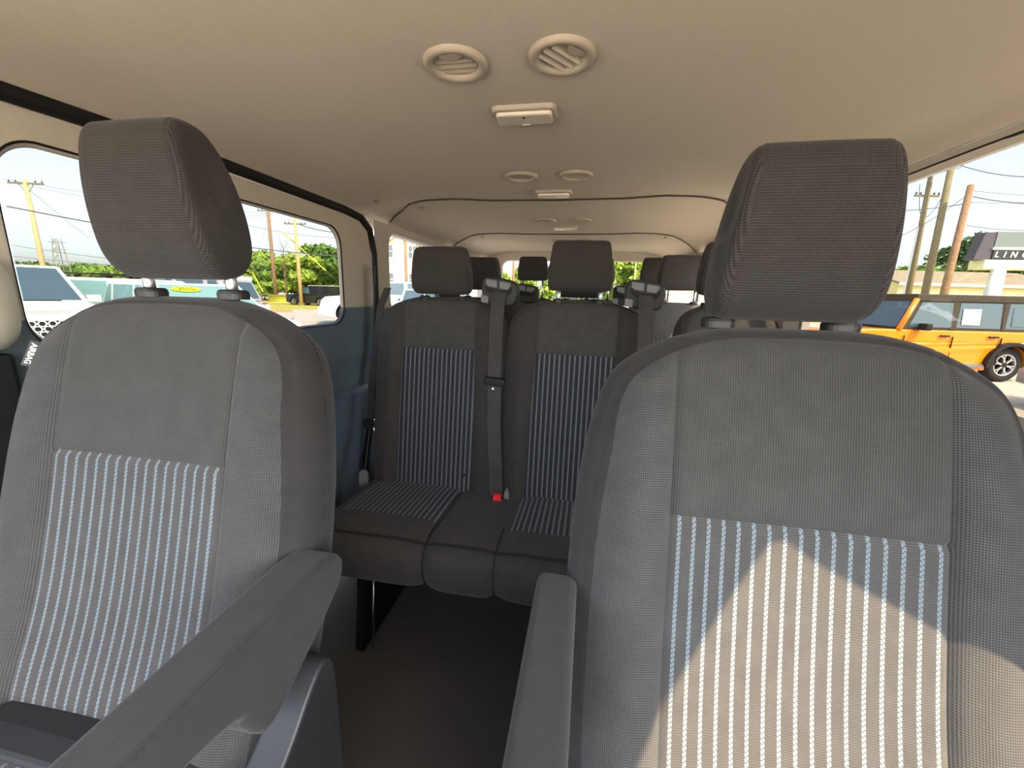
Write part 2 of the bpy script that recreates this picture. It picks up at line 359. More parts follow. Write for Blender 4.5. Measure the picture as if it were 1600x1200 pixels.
# --- headliner in three moulded panels
ceil = thing('ceiling', (XC, 1.5, .42), 'beige cloth headliner of the van', 'ceiling', kind='structure')
def liner_z(x, y, seam=0):
    q = abs(x-XC)/((XR-XL)/2+.02); e = max(0, (q-.60)/.40)
    side_z = .335 if x < XC else .296+.115*max(0, min(1, (.52-y)/.14))  # headliner lifted out of view by the driver door to clear the sun patch
    z = .424-.010*q*q-(.424-.010-side_z)*(1-math.sqrt(max(0, 1-e*e))) if e < 1 else side_z
    ch = max(0, 1-abs(abs(x-XC)-.30)/.09); return z
JOINT = [(XL-.02, .18), (XL+.10, .09), (XL+.18, .0), (XL+.26, -.03), (XL+.42, -.035), (XL+.56, .01), (XC, .03), (XR-.56, .01), (XR-.42, -.035), (XR-.26, -.02), (XR-.18, .0), (XR-.10, .10), (XR+.02, .22)]
def roof_panel(y0, y1, j0, j1, name):
    xs = np.concatenate([np.linspace(XL-.015, XL+.35, 30), np.linspace(XL+.37, XR-.37, 26), np.linspace(XR-.35, XR+.015, 30)]); V = []
    ts = np.concatenate([[0, .004, .010, .018, .03], np.linspace(.05, .95, 30), [.97, .982, .990, .996, 1]])
    for t in ts:
        for x in xs:
            jo = float(np.interp(x, [p[0] for p in JOINT], [p[1] for p in JOINT])); a = y0+(jo if j0 else 0); c = y1+(jo if j1 else 0); y = a+(c-a)*t
            d = 0
            if j0: d -= .005*math.exp(-((y-a)/.03)**2)
            V.append((x, y, liner_z(x, y)+d))
    idx = np.arange(len(V)).reshape(len(ts), len(xs))
    return M(name, V, grid_faces(idx, None, True), liner, ceil, smooth=True)
jm = base_mat('joint_brown', srgb((84, 74, 62)), .9)
for yy in (1.934, 2.964):
    b = B(); b.tube([(x, yy+float(np.interp(x, [p[0] for p in JOINT], [p[1] for p in JOINT]))+.002, liner_z(x, yy)-.0035) for x in np.linspace(XL, XR, 60)], .0032, 6); b.build('liner_joint', jm, ceil, smooth=True)
roof_panel(-.45, 1.933, 0, 1, 'headliner_panel'); roof_panel(1.935, 2.963, 1, 1, 'headliner_panel'); roof_panel(2.965, YB, 1, 0, 'headliner_panel')
b = B()
for x, y, r in ((XL+.085, 1.80, .014), (XL+.20, 2.03, .014), (XR-.12, 1.86, .012), (XL+.24, 3.06, .012), (XR-.22, 3.06, .012)): b.lathe([(0, -.006), (r*.7, -.006), (r, 0), (r, .01)], (x, y, liner_z(x, y)-.001), n=16)
b.build('liner_clip', base_mat('clip_brown', srgb((140, 128, 112)), .6), ceil, smooth=True)
rf = B(); rf.box(XL-.06, XR+.06, .36, YB+.06, .47, .50); rf.box(XL-.06, XR-.04, -.47, .36, .47, .50); rf.box(XL-.06, XL-.02, -.47, YB+.06, .30, .48); rf.box(XR+.02, XR+.06, .36, YB+.06, .292, .48); rf.box(XL-.06, XR+.06, YB+.03, YB+.06, .35, .48)  # roof narrowed over the driver door to let the sun patch through
rf.build('roof_skin', base_mat('white_roof_paint', srgb((225, 225, 225)), .4), ceil)
# --- dashboard and header ahead of the camera's back
b = B(); b.box(XL, XR, -.47, -.43, .34, .48); b.build('trim_1', liner_trim, label='pale trim along the windscreen header', cat='trim', kind='structure')
db = thing('dashboard', (XC, -.75, ZF), 'dark grey dashboard under the windscreen', 'dashboard', kind='structure')
b = B(); b.prism([(-1.0, -1.2), (-.62, -1.2), (-.58, -.62), (-.50, -.50), (-.62, -.40), (-1.0, -.42)], lambda y, z: (XL+.02, y, z), lambda y, z: (XR-.02, y, z)); b.build('dash_top', grey_pl, db, bevel=.02)
# ------------------------------------------------------------------ seats
def interp(tab, z): return float(np.interp(z, [t[0] for t in tab], [t[1] for t in tab]))
def smoothcurve(tab, n=200):
    p = [tuple(map(float, t)) for t in tab]
    for _ in range(3):
        q = [p[0]]
        for a, b in zip(p, p[1:]): q += [(a[0]*.75+b[0]*.25, a[1]*.75+b[1]*.25), (a[0]*.25+b[0]*.75, a[1]*.25+b[1]*.75)]
        p = q+[p[-1]]
    return p
def backrest(parent, cx, curve, wtab, xs, zp, zb, d0, mats, fine=1.0, bump=.022, thick=.055, back=.06, rr=.055, conc=.008, dy=0, dz=0, name='backrest', xsb=None, dside=.034, asym=0.0):
    """curve: (z, Y) of the front face on the centre line, bottom to top; wtab: (z, half-width); xs: half-width of the centre
    panel; zp: top of the striped insert; zb: its bottom; d0: width of the dark band along the edge"""
    curve = smoothcurve(curve); wtab = smoothcurve(wtab); zt = wtab[-1][0]; z0 = curve[0][0]
    Wf = lambda z: interp(wtab, z)
    def W0(z): return max(0.0, Wf(z+d0)-d0*.75-(dside-d0*.75)*max(0, min(1, (zt-.06-z)/.12))) if z+d0 < zt else 0.0
    rows = list(np.linspace(z0, zb, max(3, int(6*fine)), endpoint=False))+list(np.linspace(zb, zp, int(34*fine), endpoint=False))+list(np.linspace(zp, zt-.11, int(14*fine), endpoint=False))+list(np.linspace(zt-.11, zt-.0005, int(44*fine)))
    nc, nb, ntm = int(16*fine), int(12*fine), int(7*fine)
    ol = np.array([[Wf(z), z] for z in np.linspace(z0-.2, zt, 400)]); ol = np.vstack([ol, [[0, zt]]])
    xs_at = lambda z: xs if xsb is None else float(np.interp(z, [z0, zp], [xsb, xs]))
    X = []; cols = None; lab = []
    for z in rows:
        w, w0 = Wf(z), W0(z); xe = min(xs_at(z), w0)
        h = list(np.linspace(0, xe, nc+1))+list(np.linspace(xe, max(w0, xe), nb+1))[1:]+[max(w0, xe)+(w-max(w0, xe))*math.sin(math.pi/2*k/ntm) for k in range(1, ntm+1)]
        X.append([-a for a in h[:0:-1]]+h)
    X = np.array(X); Zg = np.repeat(np.array(rows)[:, None], X.shape[1], 1)
    pts = np.stack([np.abs(X), Zg], -1).reshape(-1, 2); D = np.full(len(pts), 9.0)
    A, Bq = ol[:-1], ol[1:]
    for a, c in zip(A, Bq):
        ab = c-a; l2 = ab@ab
        if l2 < 1e-12: continue
        t = np.clip(((pts-a)@ab)/l2, 0, 1); D = np.minimum(D, np.hypot(*(pts-a-t[:, None]*ab).T))
    D = D.reshape(X.shape)
    k = np.sqrt(np.clip(1-(1-np.clip(D/rr, 0, 1))**2, 0, 1))
    ax = np.abs(X); xsg = np.array([xs_at(z) for z in rows])[:, None]; wz = np.array([max(W0(z), xs_at(z)+.02) for z in rows])[:, None]
    q = np.clip((ax-xsg)/(wz-xsg), 0, 1); bm = np.sin(np.pi*np.clip(q*.95+.03, 0, 1))**1.3*bump*np.clip((zt-.05-Zg)/.16, 0, 1)
    sag = np.where(ax < xsg, conc*(ax/xsg)**2, conc*(1-q))*1.0
    o = thick+bm+sag*.9-.006*np.exp(-((ax-xsg)/.0055)**2)*(Zg < zt-d0-.003)-.004*np.exp(-((Zg-zp)/.0035)**2)*(ax <= xsg+1e-5)
    o = o*k-.0035*np.exp(-((D-d0)/.003)**2)
    yc = np.array([interp(curve, z) for z in rows]); e = 1e-3
    dyz = np.array([(interp(curve, min(z+.02, zt))-interp(curve, z-.02))/(min(z+.02, zt)-z+.02) for z in rows]); nl = np.sqrt(1+dyz**2)
    ny, nz = -1/nl, dyz/nl
    Xw = np.where(X < -xsg, -(xsg+(ax-xsg)*(1+asym)), X)
    def surf(off):
        Yg = (yc-ny*thick)[:, None]+ny[:, None]*off; Zz = Zg+nz[:, None]*off
        return np.stack([Xw+cx, Yg+dy, Zz+dz], -1).reshape(-1, 3)
    Vf = surf(o); Vb = surf(-back*np.sqrt(np.clip(1-(1-np.clip(D/.04, 0, 1))**2, 0, 1)))
    arc = np.concatenate([[0], np.cumsum(np.hypot(np.diff(yc), np.diff(rows)))])
    uv = np.stack([X, np.repeat(arc[:, None], X.shape[1], 1)], -1).reshape(-1, 2).tolist()
    r, c = X.shape; idx = np.arange(r*c).reshape(r, c); mid = (c-1)//2
    colr = np.array([abs((j+.5)-mid) for j in range(c-1)]); zc = (np.array(rows[:-1])+np.array(rows[1:]))/2
    isC = colr < nc; isB = (colr >= nc) & (colr < nc+nb); isT = colr >= nc+nb
    reg = {}
    for nm, cm, rm in (('insert', isC, zc < zp), ('upper', isC, zc >= zp), ('bolster', isB, zc < 9), ('edge', isT, zc < 9)):
        reg[nm] = grid_faces(idx, rm[:, None] & cm[None, :])
    reg['edge'] = [f for f in reg['edge']]
    Vf = [tuple(v) for v in Vf]; Vb = [tuple(v) for v in Vb]; nV = len(Vf)
    backf = [tuple(i+nV for i in f) for f in grid_faces(idx, None, True)]
    V2, F2, U2 = compact(Vf+Vb, reg['edge']+backf, uv+uv)
    root = M(name, V2, F2, mats['edge'], parent, U2, smooth=True)
    for nm, pn in (('insert', 'striped_insert'), ('upper', 'centre_panel'), ('bolster', 'side_bolster')):
        V2, F2, U2 = compact(Vf, reg[nm], uv)
        if nm == 'bolster':
            for s, bn in ((-1, 'side_bolster'), (1, 'side_bolster')):
                ff = [f for f in reg[nm] if (Vf[f[0]][0]+Vf[f[2]][0]-2*cx)*s > 0]; a = compact(Vf, ff, uv); M(bn, a[0], a[1], mats[nm], root, a[2], smooth=True)
        else: M(pn, V2, F2, mats[nm], root, U2, smooth=True, label='cloth panel with pale stripes' if nm == 'insert' else None)
    return root
def headrest(parent, cx, prof, wb, wt, mat, posts, post_bottom, dy=0, dz=0, guide=True, gm=None, name='headrest', fine=1.0, guide_z=None):
    """prof: closed (Y, z) outline of the side, wb/wt half-widths at bottom/top; posts = (half spacing, Y, radius)"""
    pr = chaikin(prof, 3); n = len(pr); zmin = min(p[1] for p in pr); zmax = max(p[1] for p in pr)
    c0 = (sum(p[0] for p in pr)/n, sum(p[1] for p in pr)/n)
    per = np.concatenate([[0], np.cumsum([math.dist(pr[i], pr[(i+1) % n]) for i in range(n)])])
    def hw(z): return wb+(wt-wb)*max(0, min(1, (z-zmin)/(zmax-zmin)))**1.4
    ss = list(np.linspace(-.80, .80, 17)); ends = [.83, .86, .875, .89, .92, .95, .975, .99, 1.0]; ss = [-e for e in ends[::-1]]+ss+ends
    def sc(a):
        a = abs(a)
        if a <= .80: return 1.0-.006*(a/.8)**2
        t = (a-.80)/.20; return .994-.20*(1-math.sqrt(max(0, 1-t*t)))-.012*math.exp(-((a-.865)/.014)**2)
    V = []; UV = []
    for s in ss:
        for i, (y, z) in enumerate(pr):
            k = sc(s); V.append((cx+s*hw(z), c0[0]+(y-c0[0])*k+dy, c0[1]+(z-c0[1])*k+dz)); UV.append((s*wb, per[i]))
    m_ = len(ss); fb = []; fs = []
    for i in range(m_-1):
        tgt = fs if abs((ss[i]+ss[i+1])/2) > .87 else fb
        for j in range(n): tgt.append((i*n+j, i*n+(j+1) % n, (i+1)*n+(j+1) % n, (i+1)*n+j))
    for e, s in ((0, -1), (m_-1, 1)):
        prev = [e*n+j for j in range(n)]
        for k in (.8, .5, .2):
            cur = []
            for i, (y, z) in enumerate(pr):
                kk = .794*k; V.append((cx+s*(hw(z)*1.0+.004*(1-k)), c0[0]+(y-c0[0])*kk+dy, c0[1]+(z-c0[1])*kk+dz)); UV.append((y, z)); cur.append(len(V)-1)
            for j in range(n): fs.append((prev[j], prev[(j+1) % n], cur[(j+1) % n], cur[j]) if s > 0 else (cur[j], cur[(j+1) % n], prev[(j+1) % n], prev[j]))
            prev = cur
        fs.append(tuple(prev) if s > 0 else tuple(prev[::-1]))
    me = bmesh.new()
    a = compact(V, fb, UV); o = M(name, a[0], a[1], mat, parent, a[2], smooth=True)
    for s in (-1, 1):
        a = compact(V, [f for f in fs if (V[f[0]][0]-cx)*s > 0], [(V[i][1], V[i][2]) for i in range(len(V))]); M('side_panel', a[0], a[1], mat, o, a[2], smooth=True)
    bm = bmesh.new()
    for ob in [o]+list(o.children):
        bm.from_mesh(ob.data); bmesh.ops.recalc_face_normals(bm, faces=bm.faces); bm.to_mesh(ob.data); bm.clear()
    bm.free(); me.free()
    ph, py, prd = posts
    for s in (-1, 1):
        b = B(); b.tube([(cx+s*ph, py+dy, post_bottom), (cx+s*ph, py+dy-.004, zmin+dz+.03)], prd, 14); b.build('post', chrome, o, smooth=True)
        if guide:
            gz = guide_z if guide_z is not None else post_bottom
            g = B(); rx, ry, h = prd*2.6, prd*2.1, prd*1.35
            P = rrect(-rx, rx, -ry, ry, ry*.85, 5)
            for (k, z) in ((1, -.3), (1.03, .45), (.95, .85), (.8, 1.0)): g.V += [(cx+s*ph+p[0]*k, py+dy+p[1]*k, gz+h*z) for p in P]
            nn = len(P)
            for i in range(3):
                for j in range(nn): g.F.append((i*nn+j, i*nn+(j+1) % nn, (i+1)*nn+(j+1) % nn, (i+1)*nn+j))
            g.F.append(tuple(range(3*nn, 4*nn))); g.build('post_guide', gm or black_pl, o, smooth=False)
    return o
def cushion(parent, x0, x1, prof, inserts, seams, mats, name='cushion', crown=.012, fine=1.0, noname=None):
    """prof: (Y, z) from the back along the top, over the nose and under; inserts: (xa, xb, ya, yb)"""
    pr = smoothcurve(prof); P = [pr[0]]
    for p in pr[1:]:
        if math.dist(p, P[-1]) > .012/fine: P.append(p)
    ymarks = sorted({y for i in inserts for y in i[2:]})
    xs_ = set(np.round(np.linspace(x0, x1, int(60*fine)), 4)); xm = sorted({x for i in inserts for x in i[:2]})
    xs_ = sorted([x for x in xs_ if all(abs(x-a) > .004 for a in xm+[x0, x1])]+xm+[x0, x1])
    edges = [x0]+sorted(seams)+[x1]
    arc = np.concatenate([[0], np.cumsum([math.dist(P[i], P[i+1]) for i in range(len(P)-1)])]); V = []; UV = []
    for i, (y, z) in enumerate(P):
        a, c = P[max(0, i-1)], P[min(len(P)-1, i+1)]; t = np.array([c[0]-a[0], c[1]-a[1]]); t /= np.linalg.norm(t); nrm = np.array([t[1], -t[0]])
        if nrm[1] < -.3 and i < len(P)/2: nrm = -nrm
        for x in xs_:
            q = 0
            for e0, e1 in zip(edges, edges[1:]):
                if e0-1e-6 <= x <= e1+1e-6: u = (x-e0)/(e1-e0); q = crown*(1-(2*u-1)**6); q2 = 1-abs(2*u-1)
            for sm in seams: q -= .006*math.exp(-((x-sm)/.006)**2)
            for ia in inserts:
                if y < ia[3]+.01 and y > ia[2]-.01: q -= .004*(math.exp(-((x-ia[0])/.005)**2)+math.exp(-((x-ia[1])/.005)**2))
            ed = min(x-x0, x1-x); q -= .03*(1-math.sqrt(max(0, 1-(1-min(ed/.03, 1))**2)))
            V.append((x, y+nrm[0]*q, z+nrm[1]*q)); UV.append((x, arc[i]))
    idx = np.arange(len(V)).reshape(len(P), len(xs_)); keep = np.ones((len(P)-1, len(xs_)-1), bool); ins = []
    for (xa, xb, ya, yb) in inserts:
        mk = np.zeros_like(keep)
        for i in range(len(P)-1):
            ym = (P[i][0]+P[i+1][0])/2
            if ya < ym < yb and i < len(P)*.75 and P[i][1] > prof[0][1]-.09:
                for j in range(len(xs_)-1):
                    if xa < (xs_[j]+xs_[j+1])/2 < xb: mk[i, j] = True
        keep &= ~mk; ins.append(mk)
    a = compact(V, grid_faces(idx, keep, True), UV); o = M(name, a[0], a[1], mats[0], parent, a[2], smooth=True)
    for mk in ins: a = compact(V, grid_faces(idx, mk, True), UV); M('striped_insert', a[0], a[1], mats[1], o, a[2], smooth=True, label='cloth panel with pale stripes')
    return o
# --- the two front seats
FRONT = dict(edge=cloth_t, insert=cloth_s, upper=cloth_c, bolster=cloth_b)
CURVE = [(-.70, .335), (-.64, .355), (-.52, .405), (-.38, .445), (-.26, .475), (-.15, .505), (-.07, .530), (-.02, .548)]
WTAB = [(-.75, .275), (-.55, .288), (-.33, .286), (-.22, .276), (-.165, .266), (-.12, .254), (-.09, .238), (-.070, .215), (-.050, .180), (-.036, .140), (-.027, .10), (-.025, .06)]
HPROF = [(.505, .224), (.500, .16), (.507, .09), (.520, .035), (.545, .010), (.585, .012), (.612, .04), (.613, .10), (.598, .17), (.570, .222), (.54, .232)]
def front_seat(cx, dy, dz, label, arm_in, arm, hx, hdy, hdz, hk):
    t = thing('front_seat', (cx, .40+dy, ZF), label, 'seat', 'cloth front seats')
    backrest(t, cx, [(a+dz, c+dy) for a, c in CURVE], [(a+dz, c) for a, c in WTAB], .157, -.276+dz, -.699+dz, .022, FRONT, fine=1.5, xsb=.158, bump=.015, asym=.16 if arm_in > 0 else 0)
    headrest(t, hx, [(y, z*hk) for y, z in HPROF], .099, .080, cloth_h, (.079, .575, .0085), -.035+dz, hdy, hdz, guide_z=-.020+dz)
    # seat cushion
    cu = [(.43, -.70), (.36, -.645), (.25, -.615), (.10, -.60), (-.03, -.60), (-.075, -.64), (-.07, -.74), (-.02, -.78)]
    cushion(t, cx-.255, cx+.255, [(y+dy, z+dz) for y, z in cu], [(cx-.155, cx+.155, -.02+dy, .30+dy)], [cx-.158, cx+.158], (cloth_t, cloth_s), crown=.02)
    b = B(); P = [(.425, -.690), (.37, -.632), (.32, -.612), (.285, -.607), (.28, -.635), (.40, -.72)]
    b.prism([(y+dy, z+dz+.012) for y, z in P], lambda y, z: (cx-.15, y, z), lambda y, z: (cx+.16, y, z)); b.build('gap_flap', grey_pl, t, bevel=.006)
    # base box on the floor
    b = B(); b.prism([(-.02, -.76), (.46, -.80), (.50, -1.2), (.02, -1.2)], lambda y, z: (cx-.20, y+dy, z), lambda y, z: (cx+.20, y+dy, z)); b.build('seat_base', black_pl, t, bevel=.01)
    # armrest on the aisle side
    xa, xb = arm
    prof = [(.06, -.383), (.03, -.40), (.045, -.425), (.12, -.432), (.24, -.440), (.295, -.456), (.300, -.480), (.318, -.512), (.340, -.512), (.40, -.478), (.445, -.452), (.478, -.428), (.492, -.402), (.480, -.380), (.45, -.368), (.30, -.372)]
    prof = chaikin(prof, 2)
    b = B(); b.prism([(y+dy, z+dz) for y, z in prof], lambda y, z: (xa, y, z), lambda y, z: (xb, y, z))
    uv = [(v[0]+v[2], v[1]) for v in b.V]
    ao = M('armrest', b.V, b.F, cloth_arm, t, uv, bevel=.011, seg=4)
    bm = bmesh.new(); bm.from_mesh(ao.data); bmesh.ops.recalc_face_normals(bm, faces=bm.faces); bm.to_mesh(ao.data); bm.free()
    for p_ in ao.data.polygons: p_.use_smooth = True
    ao.modifiers['bevel'].harden_normals = True
    b = B(); xx = xb-.004 if arm_in > 0 else xa+.004
    b.tube([(xx, y+dy, float(np.interp(y, [.06, .12, .30, .45, .47], [-.386, -.382, -.3755, -.3725, -.378]))+dz) for y in np.linspace(.075, .455, 14)], .0011, 5); b.build('seam', cloth_t, ao, smooth=True)
    # plastic recliner cover
    s0, s1 = (xb-.045, xb+.004) if arm_in > 0 else (xa-.004, xa+.045)
    pc = chaikin([(.20, -.66), (.30, -.598), (.35, -.566), (.385, -.530), (.415, -.508), (.437, -.515), (.444, -.545), (.446, -.63), (.446, -.86), (.15, -.86), (.12, -.72)], 2)
    b = B(); b.prism([(y+dy, z+dz) for y, z in pc], lambda y, z: (s0, y, z), lambda y, z: (s1, y, z)); b.build('recliner_cover', grey_pl, t, bevel=.004, seg=2)
    return t
seatL = front_seat(-.663, 0, .006, 'front passenger seat with airbag tag beside the sliding door window', 1, (-.402, -.336), -.640, 0, .001, .985)
seatR = front_seat(.277, .052, -.014, 'driver seat with the sun patch on its striped backrest', -1, (-.050, .006), .262, .07, -.036, .985)
# airbag tag on the outer edge of the passenger seat
c = Vector((-.902, .512, -.114)); nv = (-c).normalized(); dv = (Vector((-.930, .512, -.136))-Vector((-.900, .512, -.098))).normalized(); dv = (dv-nv*dv.dot(nv)).normalized(); sv = nv.cross(dv)
b = B(); b.obox(c, dv*.021, sv*.0058, nv*.0008); tg = b.build('airbag_tag', black_pl, seatL, label='small black cloth tag with white AIRBAG lettering')
text('lettering', 'AIRBAG', .0100, white_ink, tg, c+nv*.0012, dv, sv, ext=.0002, bold=.0002)
# --- passenger benches
REAR = dict(edge=rear_t, insert=rear_s, upper=rear_c, bolster=rear_t)
RC = [(-.84, 1.445), (-.78, 1.455), (-.65, 1.475), (-.45, 1.505), (-.22, 1.54), (-.12, 1.56), (-.015, 1.60)]
RW = [(-.84, .275), (-.60, .283), (-.30, .278), (-.16, .270), (-.10, .258), (-.065, .235), (-.045, .205), (-.030, .16), (-.018, .11)]
RH = [(1.575, .178), (1.555, .165), (1.550, .10), (1.555, .03), (1.572, -.002), (1.62, -.004), (1.645, .03), (1.645, .10), (1.625, .165), (1.60, .180)]
def belt_guide(parent, x, y, z, k=1.0):
    b = B(); P = chaikin([(-.062, -.050), (.055, -.066), (.072, -.02), (.070, .020), (.045, .040), (-.045, .052), (-.068, .030)], 2)
    b.prism(P, lambda a, c: (x+a*k, y-.030, z+c*k), lambda a, c: (x+a*k, y+.04, z+c*k)); g = b.build('belt_guide', grey_pl, parent, bevel=.007)
    b = B()
    for s in (-1, 1): b.obox((x+s*.026*k, y-.0325, z+.020*k-s*.004), (.022*k, 0, -.003*k), (0, .004, 0), (0, 0, .014*k))
    b.build('guide_pad', guide_grey, g, bevel=.003)
    b = B(); b.prism(chaikin([(-.050, .012), (-.044, .022), (-.036, .004), (.036, -.004), (.046, .016), (.053, .004), (.046, -.014), (.030, -.022), (-.030, -.014), (-.044, -.002)], 1), lambda a, c: (x+a*k, y-.040, z+c*k), lambda a, c: (x+a*k, y-.031, z+c*k)); b.build('belt_slot', rubber, g)
    b = B(); b.obox((x-.052*k, y-.0325, z-.034*k), (.014*k, 0, -.002), (0, .004, 0), (0, 0, .014*k)); b.build('guide_badge', guide_grey, g, bevel=.002)
    return g
def bench(cxs, hz, dy, label, ws, fine, guides, dzs=0, dx=0):
    x0 = min(c-w for c, w in zip(cxs, ws)); x1 = max(c+w for c, w in zip(cxs, ws))
    t = thing('bench_seat', ((x0+x1)/2, 1.3+dy, ZF), label, 'bench seat', 'three-place bench seats in rows')
    for c, w, h in zip(cxs, ws, hz):
        k = w/.283
        backrest(t, c, [(a, q+dy) for a, q in RC], [(a, q*k) for a, q in RW], .150, -.222, -.839, .020, REAR, fine=fine, bump=.016, thick=.05, rr=.045, conc=.004, xsb=.165 if w > .25 else .15)
        headrest(t, c+(.0), RH, .118, .104, rear_t, (.078, 1.605, .0075), -.05, dy, h, guide_z=-.018, fine=fine)
    cu = [(1.50, -.80), (1.46, -.775), (1.30, -.768), (1.18, -.765), (1.10, -.768), (1.055, -.80), (1.055, -.86), (1.075, -.91), (1.13, -.925), (1.3, -.92)]
    sm = [cxs[0]+.125, cxs[1]-.19, cxs[1]+.19, cxs[2]-.17]
    cushion(t, x0+.0, x1, [(y+dy, z) for y, z in cu], [(cxs[0]-.235, cxs[0]+.122, 1.19+dy, 1.46+dy), (cxs[1]-.175, cxs[1]+.175, 1.19+dy, 1.46+dy), (cxs[2]-.15, cxs[2]+.15, 1.19+dy, 1.46+dy)], sm, (rear_t, rear_s), crown=.018, fine=fine)
    cs = [o_ for o_ in t.children if o_.name.startswith('cushion')][0]
    ed_ = [x0]+sm+[x1]; pz = lambda x: max([.015*(1-(2*(x-e0)/(e1-e0)-1)**6) for e0, e1 in zip(ed_, ed_[1:]) if e0 <= x <= e1]+[0])
    b = B(); b.tube([(x, 1.078+dy-pz(x)*.6, -.768+pz(x)*.9) for x in np.linspace(x0+.03, x1-.03, 90)], .0032, 6); b.build('piping', rear_p, cs, smooth=True)
    for x in sm: b = B(); b.tube([(x, y+dy, z) for y, z in ((1.20, -.755), (1.12, -.7575), (1.07, -.772), (1.046, -.81), (1.050, -.86), (1.068, -.90))], .0022, 6); b.build('seam', rear_p, cs, smooth=True)
    b = B(); b.box(x0+.03, x1-.03, 1.12+dy, 1.52+dy, -.945, -.92); b.build('seat_pan', metal_blk, t)
    for xx in (x0+.17, x1-.14):
        b = B(); b.prism([(1.10, -.925), (1.50, -.925), (1.54, -1.2), (1.06, -1.2)], lambda y, z: (xx-.018, y+dy, z), lambda y, z: (xx+.018, y+dy, z)); b.build('leg', metal_blk, t, bevel=.006)
    b = B(); b.tube([(x0+.215, 1.10+dy, -.93), (x0+.215, 1.075+dy, -1.19)], .0035, 8); b.build('brace_rod', base_mat('dull_steel', srgb((150, 148, 145)), .35, 1), t, smooth=True)
    for gx in guides: belt_guide(t, gx, 1.575+dy, .018)
    return t
bench1 = bench((-.585, -.045, .487), (0.0, .024, .02), 0, 'front bench behind the front seats with two red belt buckles', (.285, .285, .195), 1.25, (-.345, .185))
bench2 = bench((-.635, -.06, .462), (.03, .0, .05), .77, 'dark bench directly behind the front bench', (.285, .285, .22), .5, (-.36, .18, -.83))
bench3 = bench((-.46, .045, .47), (.12, .11, .12), 1.70, 'rearmost bench in front of the back doors', (.27, .25, .215), .5, ())
bench1['label'] = 'three-place bench behind the front seats with a red belt buckle'
b = B()
for x, z in ((-.725, -.700), (-.455, -.705)): b.lathe([(0, -.008), (.005, -.007), (.007, -.002), (.007, .004)], (x, 1.462, z), (0, 1, -.15), 12)
b.build('cover_stud', black_pl, bench1, smooth=True)
# --- seat belts of the front bench
def belt(x, xb, label, red=True):
    t = thing('seat_belt', (xb, 1.41, -.78), label, 'seat belt', 'belts of the front bench')
    pts = [(x, 1.536, .012), (x-.002, 1.522, -.02), (x-.004, 1.500, -.12), (x, 1.470, -.30), (x+.008, 1.440, -.48), (x+(xb-x)*.7, 1.416, -.64), (xb-.005, 1.412, -.745), (xb, 1.416, -.785)]
    pts = [tuple(p) for p in pts]; q = [Vector(p) for p in pts]; fine = []
    for i in range(len(q)-1):
        for k in range(6): fine.append(q[i].lerp(q[i+1], k/6))
    fine.append(q[-1])
    b = B(); b.strip(fine, (.0255, .002, 0), .0011); uv = [(v[0], v[2]) for v in b.V]; M('webbing', b.V, b.F, web_m, t, uv)
    b = B(); P = chaikin(rrect(-.040, .042, -.013, .013, .012, 3), 1); b.prism(P, lambda a, c: (x+.002+a, 1.452, -.318+c-.06*a), lambda a, c: (x+.002+a, 1.476, -.312+c-.06*a)); tn = b.build('tongue_ring', black_pl, t, bevel=.004)
    b = B(); b.lathe([(0, 0), (.006, 0), (.006, .006)], (x+.003, 1.449, -.338), (0, -1, 0), 12); b.build('stop_button', chrome, tn)
    b = B(); b.box(xb-.026, xb+.030, 1.392, 1.432, -.83, -.752); b.build('buckle_body', black_pl, t, bevel=.008)
    b = B(); b.prism([(1.372, -.772), (1.378, -.738), (1.394, -.732), (1.398, -.772)], lambda y, z: (xb-.010, y, z), lambda y, z: (xb+.020, y, z)); b.build('buckle_button', red_m, t, bevel=.003, label='red release button')
    b = B(); P = chaikin([(.028, -.79), (.044, -.78), (.046, -.735), (.034, -.715), (.026, -.74)], 2); b.prism(P, lambda a, z: (xb+a, 1.405, z), lambda a, z: (xb+a, 1.425, z)); b.build('anchor_plate', guide_grey, t)
    return t
belt(-.338, -.305, 'seat belt hanging down the front bench between its left and middle backrests')
b = B(); b.strip([(.190, 1.536, .012), (.192, 1.515, -.04), (.195, 1.49, -.16), (.20, 1.46, -.34), (.215, 1.43, -.54), (.225, 1.41, -.74)], (.0255, .002, 0), .0011); uv = [(v[0], v[2]) for v in b.V]
M('seat_belt', b.V, b.F, web_m, None, uv, label='seat belt on the front bench beside the driver headrest', cat='seat belt', group='belts of the front bench')
# belt from the rear pillar beside the bench, with its lower anchor
t = thing('seat_belt', (-.93, 1.55, -.6), 'seat belt hanging by the sliding door edge outboard of the bench', 'seat belt', 'belts of the front bench')
b = B(); b.strip([(-.955, 1.86, .02), (-.910, 1.70, -.06), (-.908, 1.665, -.16), (-.914, 1.64, -.28), (-.926, 1.615, -.42), (-.930, 1.60, -.56)], (.022, -.010, 0), .0011); uv = [(v[0]+v[1], v[2]) for v in b.V]; M('webbing', b.V, b.F, web_m, t, uv)
b = B(); b.strip([(XL+.045, 1.84, .12), (XL+.035, 1.83, -.08), (XL+.04, 1.80, -.3), (XL+.06, 1.70, -.62), (XL+.10, 1.56, -.80)], (.010, -.022, 0), .0011); uv = [(v[0]+v[1], v[2]) for v in b.V]; M('webbing', b.V, b.F, web_m, t, uv)
b = B(); b.prism(chaikin([(-.02, -.02), (.02, -.02), (.03, .02), (0, .035), (-.03, .02)], 1), lambda a, z: (-.925+a, 1.575, -.575+z), lambda a, z: (-.925+a, 1.590, -.575+z)); b.build('tongue', black_pl, t, bevel=.003)
